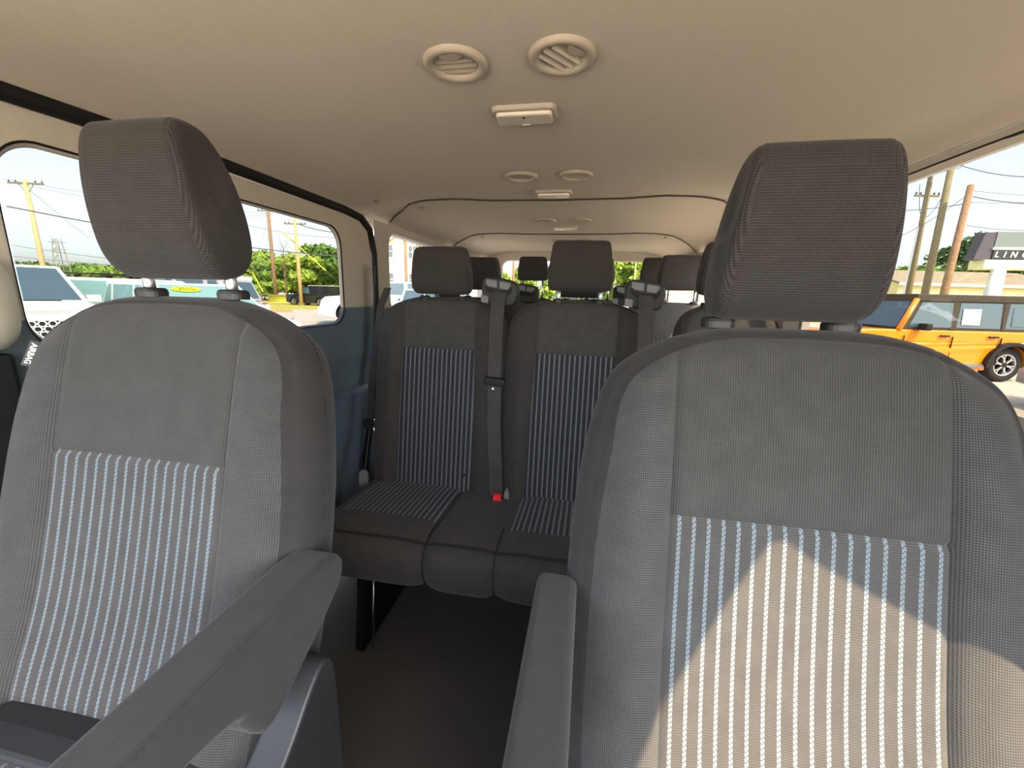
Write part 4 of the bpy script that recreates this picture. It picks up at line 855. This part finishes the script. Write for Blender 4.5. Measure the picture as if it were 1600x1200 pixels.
# ------------------------------------------------------------------ vehicles on the lot
car_glass = base_mat('car_glass_dark', srgb((70, 92, 104)), .06, 0, .8); car_glass_l = base_mat('car_glass_teal', srgb((128, 168, 170)), .06, 0, .8)
tyre_m = noisy('tyre_rubber', srgb((44, 43, 42)), .85, .15, 20); alloy = base_mat('alloy', srgb((196, 198, 200)), .3, .8); well_m = base_mat('wheel_well', srgb((18, 17, 16)), .9)
lamp_m = base_mat('headlamp', srgb((215, 220, 222)), .1, 0, .8); tail_m = base_mat('tail_lamp', srgb((170, 30, 28)), .2, 0, .6); trimb = base_mat('car_black_trim', srgb((34, 33, 32)), .6)
def paint(name, c, rough=.25): return base_mat(name, srgb(c), rough, 0, .5, .6)
def wheel(par, c, axis, r, w, spokes=6, mat=None):
    c = Vector(c); axis = Vector(axis).normalized(); b = B()
    b.lathe([(r*.60, -w*.40), (r*.66, -w*.5), (r*.90, -w*.5), (r*.985, -w*.36), (r, -w*.1), (r, w*.1), (r*.985, w*.36), (r*.90, w*.5), (r*.66, w*.5), (r*.60, w*.40), (r*.60, -w*.4)], c, axis, 36); o = b.build('wheel', tyre_m, par, smooth=True)
    b = B(); b.lathe([(r*.64, w*.44), (r*.58, w*.47), (r*.555, w*.38), (r*.55, 0)], c, axis, 36); b.build('rim', alloy, o, smooth=True)
    b = B(); b.lathe([(r*.56, w*.10), (0, w*.12)], c, axis, 24); b.build('brake_disc', well_m, o)
    a = axis.orthogonal().normalized(); bb_ = axis.cross(a)
    for k in range(spokes):
        t = 2*math.pi*k/spokes; d = a*math.cos(t)+bb_*math.sin(t); e = axis.cross(d); b = B()
        V = []
        for q in (w*.26, w*.42):
            V += [c+axis*q+d*r*.12-e*r*.05, c+axis*q+d*r*.40-e*r*.05, c+axis*q+d*r*.57-e*r*.16, c+axis*q+d*r*.57-e*r*.09, c+axis*q+d*r*.44, c+axis*q+d*r*.57+e*r*.09, c+axis*q+d*r*.57+e*r*.16, c+axis*q+d*r*.40+e*r*.05, c+axis*q+d*r*.12+e*r*.05]
        b.add(V, [tuple(range(9))[::-1], tuple(range(9, 18))]+[(i, (i+1) % 9, (i+1) % 9+9, i+9) for i in range(9)]); b.build('spoke', alloy, o)
    b = B(); b.lathe([(r*.15, w*.28), (r*.14, w*.45), (0, w*.46)], c, axis, 16); b.build('hub', trimb, o)
    return o
def car(name, label, cat, loc, head, L=4.7, Wd=1.9, H=1.75, wr_=.36, pm=None, hood=.98, belt_=1.02, cowl=1.15, roof=(1.9, 4.2), wb=(.92, 3.75), gm=None, boxy=0, group=None, roofm=None, flare=False, grille='bars', tail=4.65, wind_in=.13, pillars=(2.75, 3.75), rack=False, cabm=None, gz=0.0):
    """x runs from the front bumper (0) to the tail (L) ; head = direction in which the car points"""
    gm = gm or car_glass; loc = Vector(loc); hd = Vector((head[0], head[1], 0)).normalized(); lf = Vector((-hd.y, hd.x, 0)); uz = Vector((0, 0, 1))
    t = thing(name, (loc.x, loc.y, ZG+gz), label, cat, group)
    P = lambda x, y, z: Vector((loc.x, loc.y, ZG+gz))+hd*(L/2-x)+lf*y+uz*z
    hw = Wd/2; gc = .25
    def arch(cx):
        r = wr_*1.16; return [(cx+r*math.cos(math.radians(a_)), max(gc, wr_+r*math.sin(math.radians(a_)))) for a_ in range(-18, 199, 18)]
    f = .02 if boxy else .10
    top = [(.0+f*.4, .62), (f, hood-.12), (.12+f, hood-.02), (cowl*.6, hood+.03), (cowl, belt_-.01), (roof[1], belt_+.0), (L-.10, belt_-.03), (L-.02, belt_-.16), (L, .55), (L-.05, gc+.1)]
    poly = top+[(wb[1]+wr_*1.16+.02, gc)]+arch(wb[1])+[(wb[1]-wr_*1.16-.02, gc)]+[(wb[0]+wr_*1.16+.02, gc)]+arch(wb[0])+[(wb[0]-wr_*1.16-.02, gc), (.05, gc+.08)]
    b = B(); b.prism(poly, lambda x, z: P(x, hw-(.03 if z > .8 else 0), z), lambda x, z: P(x, -hw+(.03 if z > .8 else 0), z)); body = b.build('body', pm, t, bevel=.035, seg=2)
    bm = bmesh.new(); bm.from_mesh(body.data); bmesh.ops.recalc_face_normals(bm, faces=bm.faces); bm.to_mesh(body.data); bm.free()
    b = B(); b.obox(P(L/2, 0, gc+.22), hd*(L/2-.25), lf*(hw-.22), uz*.2); b.build('underbody', well_m, t)
    # cabin
    bx0, bx1 = cowl, min(tail, L-.08); rx0, rx1 = roof; ry = hw-wind_in; by = hw-.045; zb = belt_-.02; zr = H
    V = [P(bx0, by, zb), P(bx0, -by, zb), P(bx1, -by, zb), P(bx1, by, zb), P(rx0, ry, zr-.03), P(rx0, -ry, zr-.03), P(rx1, -ry, zr-.02), P(rx1, ry, zr-.02)]
    b = B(); b.add(V, [(0, 1, 2, 3), (4, 7, 6, 5), (0, 4, 5, 1), (1, 5, 6, 2), (2, 6, 7, 3), (3, 7, 4, 0)]); cab = b.build('cabin', cabm or pm, t, bevel=.05, seg=3)
    bm = bmesh.new(); bm.from_mesh(cab.data); bmesh.ops.recalc_face_normals(bm, faces=bm.faces); bm.to_mesh(cab.data); bm.free()
    if roofm:
        b = B(); b.obox(P((rx0+rx1)/2, 0, zr+.0), hd*((rx1-rx0)/2+.03), lf*(ry+.03), uz*.08); b.build('roof', roofm, t, bevel=.03)
    def quad(nm, c4, mat, inset=(.06, .06), off=.012, par=None, th=.012):
        c4 = [Vector(c) for c in c4]; ce = sum(c4, Vector())/4; nn = (c4[1]-c4[0]).cross(c4[3]-c4[0]).normalized()
        if nn.dot(ce-P(L/2, 0, H*.75)) < 0: nn = -nn
        e0, e1 = inset; u0, u1, v0, v1 = e0, 1-e0, e1, 1-e1
        bl = lambda u, v: c4[0]*(1-u)*(1-v)+c4[1]*u*(1-v)+c4[2]*u*v+c4[3]*(1-u)*v
        q = [bl(u0, v0), bl(u1, v0), bl(u1, v1), bl(u0, v1)]; b = B(); VV = [p+nn*(off-th) for p in q]+[p+nn*off for p in q]; b.add(VV, BOXF); return b.build(nm, mat, par or t)
    ws = quad('windshield', [V[0], V[1], V[5], V[4]], gm, (.05, .08))
    quad('rear_window', [V[2], V[3], V[7], V[6]], gm, (.08, .14))
    lerpx = lambda x, z: None
    for s, (a0, a1, r0, r1) in ((1, (V[0], V[3], V[4], V[7])), (-1, (V[1], V[2], V[5], V[6]))):
        cuts = [0]+[(p_-bx0)/(bx1-bx0) for p_ in pillars]+[1]; rc = [0]+[max(0, min(1, (p_-rx0)/(rx1-rx0))) for p_ in pillars]+[1]
        for k in range(len(cuts)-1):
            g = .03; i0 = .10 if k == 0 else .03; i1 = .10 if k == len(cuts)-2 else .03
            u0, u1 = cuts[k]+(i0*.5), cuts[k+1]-(i1*.5); w0, w1 = rc[k]+(.03 if k else .05), rc[k+1]-(.03 if k < len(cuts)-2 else .05)
            if u1-u0 < .04: continue
            quad('side_window', [a0.lerp(a1, u0), a0.lerp(a1, u1), r0.lerp(r1, w1), r0.lerp(r1, w0)], gm, (.0, .10))
        # door lines, handles, mirrors
        for p_ in [cowl+.12]+list(pillars):
            if p_ < L-.5: b = B(); b.obox(P(p_, s*(hw-.005), .68), hd*.006, lf*.012, uz*.30); b.build('door_gap', trimb, t)
        for p_ in pillars:
            b = B(); b.obox(P(p_-.18, s*(hw+.005), belt_-.13), hd*.10, lf*.02, uz*.018); b.build('door_handle', trimb, t, bevel=.006)
        b = B(); b.obox(P(cowl+.42, s*(hw+.10), belt_+.06), hd*.07, lf*.11, uz*.075); b.build('mirror', trimb if boxy else pm, t, bevel=.03)
        for cx_ in wb:
            wheel(t, P(cx_, s*(hw-.13), wr_), lf*s, wr_, .25)
            if flare:
                b = B(); pts = [P(cx_-wr_*1.27*math.cos(math.radians(a_)), s*(hw+.035), wr_+wr_*1.22*math.sin(math.radians(a_))) for a_ in range(-5, 186, 10)]; b.strip(pts, lf*.07, .035); b.build('fender_flare', trimb, t)
    # lights, bumpers, grille
    for s in (-1, 1):
        b = B(); b.obox(P(.07 if boxy else .12, s*(hw-.26), hood-.22), hd*.05, lf*.17, uz*.075); b.build('headlight', lamp_m, t, bevel=.02)
        b = B(); b.obox(P(L-.02, s*(hw-.12), belt_-.22), hd*.04, lf*.09, uz*.14); b.build('taillight', tail_m, t, bevel=.02)
    b = B(); b.obox(P(.03, 0, .48), hd*.06, lf*(hw-.05), uz*.13); b.build('bumper', trimb if boxy else pm, t, bevel=.03)
    b = B(); b.obox(P(.06, 0, hood-.24), hd*.045, lf*(hw-.46), uz*.13); gr = b.build('grille', trimb, t, bevel=.02)
    if grille == 'mesh':
        for i in range(9):
            for j in range(3):
                c = P(.008, (i-4)*.115+(.057 if j % 2 else 0), hood-.24+(j-1)*.085); b = B(); ring_ = [c+lf*(.050*math.cos(math.radians(60*k_)))+uz*(.048*math.sin(math.radians(60*k_)))-hd*(-.004) for k_ in range(7)]; b.tube(ring_, .012, 5, False); b.build('grille_cell', lamp_m, gr)
    else:
        for j in range(3): b = B(); b.obox(P(.012, 0, hood-.24+(j-1)*.08), hd*.01, lf*(hw-.50), uz*.012); b.build('grille_bar', alloy, gr)
    if rack:
        for s in (-1, 1): b = B(); b.tube([P(rx0+.3, s*(ry-.10), zr-.01), P(rx0+.4, s*(ry-.1), zr+.06), P(rx1-.3, s*(ry-.1), zr+.06), P(rx1-.15, s*(ry-.1), zr-.01)], .018, 6); b.build('roof_rail', trimb, t)
    b = B(); b.tube([P(cowl-.03, .55, belt_+.03), P(cowl-.02, -.10, belt_+.035)], .012, 5); b.build('wiper', trimb, t)
    return t, P, quad, V
white = paint('white_paint', (238, 236, 226)); white2 = paint('pearl_white_paint', (232, 234, 232)); orange = paint('orange_paint', (244, 146, 14)); grey_p = paint('grey_paint', (128, 130, 130)); black_p = paint('black_paint', (26, 27, 30)); blue_w = paint('pale_blue_paint', (206, 216, 232)); silver = paint('silver_paint', (170, 172, 174))
softtop = noisy('soft_top_black', srgb((72, 66, 58)), .9, .1, 10)
# orange boxy four-door with black soft top
wc = at(1560, 570, 9.2); hdv = Vector((-R_.x, -R_.y, 0)).normalized(); hdv = (hdv+Vector((.0, .03, 0))).normalized(); Lb = 4.75
# rear axle at x=3.85 of the car, near side towards the van
lfv = Vector((-hdv.y, hdv.x, 0)); ctr = Vector((wc.x, wc.y, 0))-hdv*(Lb/2-3.86)-lfv*(.95-.13)
t, P, quad, V = car('boxy_suv', 'bright orange boxy four-door vehicle with black soft top', 'car', ctr, hdv, L=Lb, Wd=1.92, H=1.80, wr_=.385, pm=orange, hood=1.08, belt_=1.12, cowl=1.42, roof=(1.72, 4.62), wb=(.90, 3.86), boxy=1, roofm=softtop, flare=True, tail=4.70, wind_in=.10, pillars=(2.58, 3.62), gm=car_glass, cabm=softtop)
for a_, c_ in ((V[0], V[4]), (V[1], V[5])): b = B(); b.tube([a_, c_], .055, 8); b.build('windshield_post', orange, t, smooth=True)
for s in (1, -1):                              # soft-top rear quarter, pillars, side step
    y0 = s*.935
    b = B(); b.prism([(3.60, 1.13), (4.66, 1.13), (4.62, 1.76), (3.60, 1.76)], lambda x, z: P(x, s*(.925-(z-1.13)*.09), z), lambda x, z: P(x, s*(.90-(z-1.13)*.09), z)); q = b.build('soft_top_quarter', softtop, t)
    b = B(); b.prism([(3.78, 1.22), (4.52, 1.22), (4.50, 1.62), (3.78, 1.62)], lambda x, z: P(x, s*(.938-(z-1.13)*.09), z), lambda x, z: P(x, s*(.92-(z-1.13)*.09), z)); b.build('quarter_pane', car_glass, q, bevel=.01)
    b = B(); b.prism([(2.50, 1.13), (2.68, 1.13), (2.66, 1.74), (2.50, 1.74)], lambda x, z: P(x, s*(.925-(z-1.13)*.09), z), lambda x, z: P(x, s*(.90-(z-1.13)*.09), z)); b.build('door_pillar', softtop, t)
    b = B(); b.tube([P(1.45, s*.98, .36), P(3.32, s*.98, .36)], .05, 8); b.build('side_step', alloy, t, smooth=True)
    b = B(); b.obox(P(2.40, s*.955, .62), hdv*.86, lfv*.008, Vector((0, 0, .008))); b.build('body_crease', orange, t)
st = B(); st.prism([(2.72, 1.24), (3.10, 1.24), (3.10, 1.58), (2.72, 1.58)], lambda x, z: P(x, -(.945-(z-1.13)*.09) if lfv.dot(Vector((-wc.x, -wc.y, 0))) < 0 else (.945-(z-1.13)*.09), z), lambda x, z: P(x, -(.93-(z-1.13)*.09) if lfv.dot(Vector((-wc.x, -wc.y, 0))) < 0 else (.93-(z-1.13)*.09), z))
st.build('price_sheet', noisy('price_sheet_paper', srgb((206, 226, 202)), .8, .12, 25), t, label='pale green price sheet on the rear door window')
# grey car peeking in at the right edge
gp = at(1640, 610, 6.3); car('grey_hatchback', 'grey car whose front corner shows at the right edge', 'car', (gp.x+2.20, gp.y-.40, 0), (-.90, .28), L=4.2, Wd=1.8, H=1.45, wr_=.33, pm=grey_p, hood=.86, belt_=.94, cowl=.70, roof=(1.5, 3.5), wb=(.85, 3.4), gm=car_glass_l, tail=4.1, pillars=(2.4, 3.3))
# white cars seen through the sliding door window
pa = at(60, 470, 7.4); t, P, quad, V = car('white_suv', 'white vehicle facing the van with blue windshield and honeycomb grille', 'car', (pa.x-1.2, pa.y+.2, 0), (.93, -.36), L=5.2, Wd=2.0, H=1.99, wr_=.40, pm=white, hood=1.14, belt_=1.28, cowl=1.50, roof=(2.45, 4.9), wb=(.95, 4.1), grille='mesh', tail=5.1, wind_in=.2)
quad('sticker', [V[0].lerp(V[5], .62), V[0].lerp(V[5], .50)+Vector((0, 0, .0)), V[0].lerp(V[5], .50)+Vector((0, 0, .10)), V[0].lerp(V[5], .62)+Vector((0, 0, .10))], base_mat('sticker_teal', srgb((150, 215, 215)), .5), (0, 0), .03)
pb = at(235, 470, 10.2); car('white_wagon', 'white wagon with teal windows behind the passenger headrest', 'car', (pb.x, pb.y+.2, 0), (.93, .42), L=4.5, Wd=1.85, H=1.80, wr_=.36, pm=white, hood=1.0, belt_=1.14, cowl=1.25, roof=(2.0, 4.0), gm=car_glass_l, rack=True, tail=4.45)
pc_ = at(345, 475, 8.0); t, P, quad, V = car('white_hatchback', 'white car with a yellow oval year sticker on its windshield', 'car', (pc_.x-1.1, pc_.y+.5, 0), (.93, -.30), L=4.5, Wd=1.88, H=1.72, wr_=.35, pm=white, hood=1.0, belt_=1.14, cowl=1.20, roof=(2.1, 4.0), gm=car_glass_l, tail=4.45)
wsn = (V[1]-V[0]).cross(V[4]-V[0]).normalized(); wsn = wsn if wsn.z > 0 else -wsn; xw = (V[1]-V[0]).normalized(); yw = wsn.cross(xw); 
if yw.z < 0: yw = -yw; xw = -xw
sc_ = V[0].lerp(V[5], .5)*.0+(V[0]*.33+V[1]*.67)*.25+(V[4]*.33+V[5]*.67)*.75+wsn*.03
sc_ = min(((V[0]*a_+V[1]*(1-a_))*.25+(V[4]*a_+V[5]*(1-a_))*.75 for a_ in (.3, .7)), key=lambda v_: (v_-at(310, 457, 8)).length)+wsn*.03
b = B(); b.V = [sc_+xw*.26*math.cos(2*math.pi*k/28)+yw*.085*math.sin(2*math.pi*k/28)+wsn*q_ for q_ in (0, .006) for k in range(28)]; b.F = [tuple(range(28))[::-1], tuple(range(28, 56))]+[(k, (k+1) % 28, (k+1) % 28+28, k+28) for k in range(28)]
ys_ = b.build('year_sticker', base_mat('sticker_yellow', srgb((244, 226, 30)), .5), t, label='yellow oval year sticker'); text('lettering', '2015', .15, trimb, ys_, sc_+wsn*.008, xw, yw, ext=.001)
pd = at(284, 450, 14); car('silver_van', 'grey and white vehicle behind the white car near the guy guard', 'car', (pd.x, pd.y, 0), (-.985, -.18), L=4.6, Wd=1.9, H=1.95, wr_=.36, pm=silver, hood=1.05, belt_=1.2, cowl=1.1, roof=(1.7, 4.2), roofm=white, tail=4.5)
for u, v, d, lab, pm_ in ((132, 447, 34, 'far dark pickup beyond the white cars, left one', black_p), (152, 447, 31, 'far dark pickup beyond the white cars, right one', black_p), (118, 452, 24, 'far cream sedan beyond the white cars', white)):
    p = at(u, v, d); car('far_vehicle', lab, 'car', (p.x, p.y, 0), (.6, -.8), L=4.9, Wd=1.95, H=1.75 if d > 25 else 1.35, wr_=.36, pm=pm_, hood=1.1 if d > 25 else .85, belt_=1.15 if d > 25 else .9, cowl=1.3, roof=(1.9, 3.4), tail=3.6 if d > 25 else 4.6, group='far parked vehicles')
# pale blue car whose front wheel shows, car behind the third row window
p = at(545, 475, 14); car('pale_blue_car', 'pale blue-white car with only its front wheel showing at the sliding door window edge', 'car', (p.x+1.1, p.y+.9, 0), (-.86, -.50), gz=.5, L=4.6, Wd=1.85, H=1.5, wr_=.36, pm=blue_w, hood=.95, belt_=1.02, cowl=1.2, roof=(1.9, 3.9), tail=4.5)
p = at(622, 465, 11); car('light_blue_car', 'light blue-white car parked before the yellow house', 'car', (p.x+.2, p.y+2.0, 0), (.25, -.95), L=4.6, Wd=1.95, H=1.76, wr_=.36, pm=blue_w, hood=1.02, belt_=1.18, cowl=1.3, roof=(2.0, 4.2), tail=4.5)
# black plow truck with a yellow blade
p = at(486, 460, 44); t, P, quad, V = car('plow_truck', 'black dump truck with a snow plow mount on the grass', 'truck', (p.x+.4, p.y, 0), (-.97, .1), L=5.6, Wd=2.1, H=1.95, wr_=.42, pm=black_p, hood=1.15, belt_=1.25, cowl=1.4, roof=(1.9, 2.9), wb=(1.0, 4.3), tail=3.1, pillars=(2.6,), boxy=1)
b = B(); b.obox(P(4.35, 0, 1.62), Vector((-.97, .1, 0)).normalized()*1.25, Vector((-.1, -.97, 0))*1.05, Vector((0, 0, .45))); b.build('dump_bed', black_p, t, bevel=.03)
b = B(); b.obox(P(4.35, 0, 2.09), Vector((-.97, .1, 0)).normalized()*1.32, Vector((-.1, -.97, 0))*1.12, Vector((0, 0, .04))); b.build('bed_rim', silver, t)
b = B(); b.tube([P(-.3, -.8, .9), P(1.4, -1.0, 1.5)], .06, 6); b.build('lift_arm', base_mat('arm_tan', srgb((214, 170, 110)), .6), t)
yp = at(438, 464, 45); t = thing('snow_plow', (yp.x, yp.y, ZG), 'yellow snow plow blade standing on the grass', 'plow'); yb = base_mat('plow_yellow', srgb((186, 178, 74)), .5); ux = Vector((R_.x, R_.y, 0)).normalized(); nr = ux.cross(Vector((0, 0, 1)))
arc_ = [(.30*math.cos(math.radians(a_))-.15, .55+.50*math.sin(math.radians(a_))) for a_ in range(-70, 71, 14)]
b = B(); n_ = len(arc_); b.V = [Vector((yp.x, yp.y, ZG))+ux*s*.80+nr*(-a_*k_)+Vector((0, 0, z_)) for s in (-1.75, 1.75) for k_ in (1, 1.12) for a_, z_ in arc_]
for i in range(n_-1):
    b.F += [(i, i+1, 2*n_+i+1, 2*n_+i), (n_+i, 3*n_+i, 3*n_+i+1, n_+i+1), (i, n_+i, n_+i+1, i+1), (2*n_+i, 2*n_+i+1, 3*n_+i+1, 3*n_+i)]
b.F += [(0, 2*n_, 3*n_, n_), (n_-1, 2*n_-1, 4*n_-1, 3*n_-1)]; b.build('blade', yb, t, smooth=True)
for s in (-1.1, 0, 1.1): b = B(); b.obox(Vector((yp.x, yp.y, ZG+.45))+ux*s-nr*.25, ux*.03, nr*.12, Vector((0, 0, .40))); b.build('blade_rib', yb, t)
gr_ = thing('guard_rail', tuple(foot_of(430, 462, 47)), 'low metal guard rail before the trees', 'guard rail')
a = foot_of(395, 462, 47); c = foot_of(475, 462, 47); rail_m = base_mat('rail_grey', srgb((150, 138, 124)), .6, .3)
for z_ in (.75, 1.0): b = B(); b.obox((a+c)/2+Vector((0, 0, z_)), (c-a)/2, Vector((0, .03, 0)), Vector((0, 0, .04))); b.build('rail', rail_m, gr_)
for k in range(7): q = a.lerp(c, k/6); b = B(); b.obox(q+Vector((0, .05, .53)), (.05, 0, 0), (0, .05, 0), (0, 0, .53)); b.build('rail_post', rail_m, gr_)
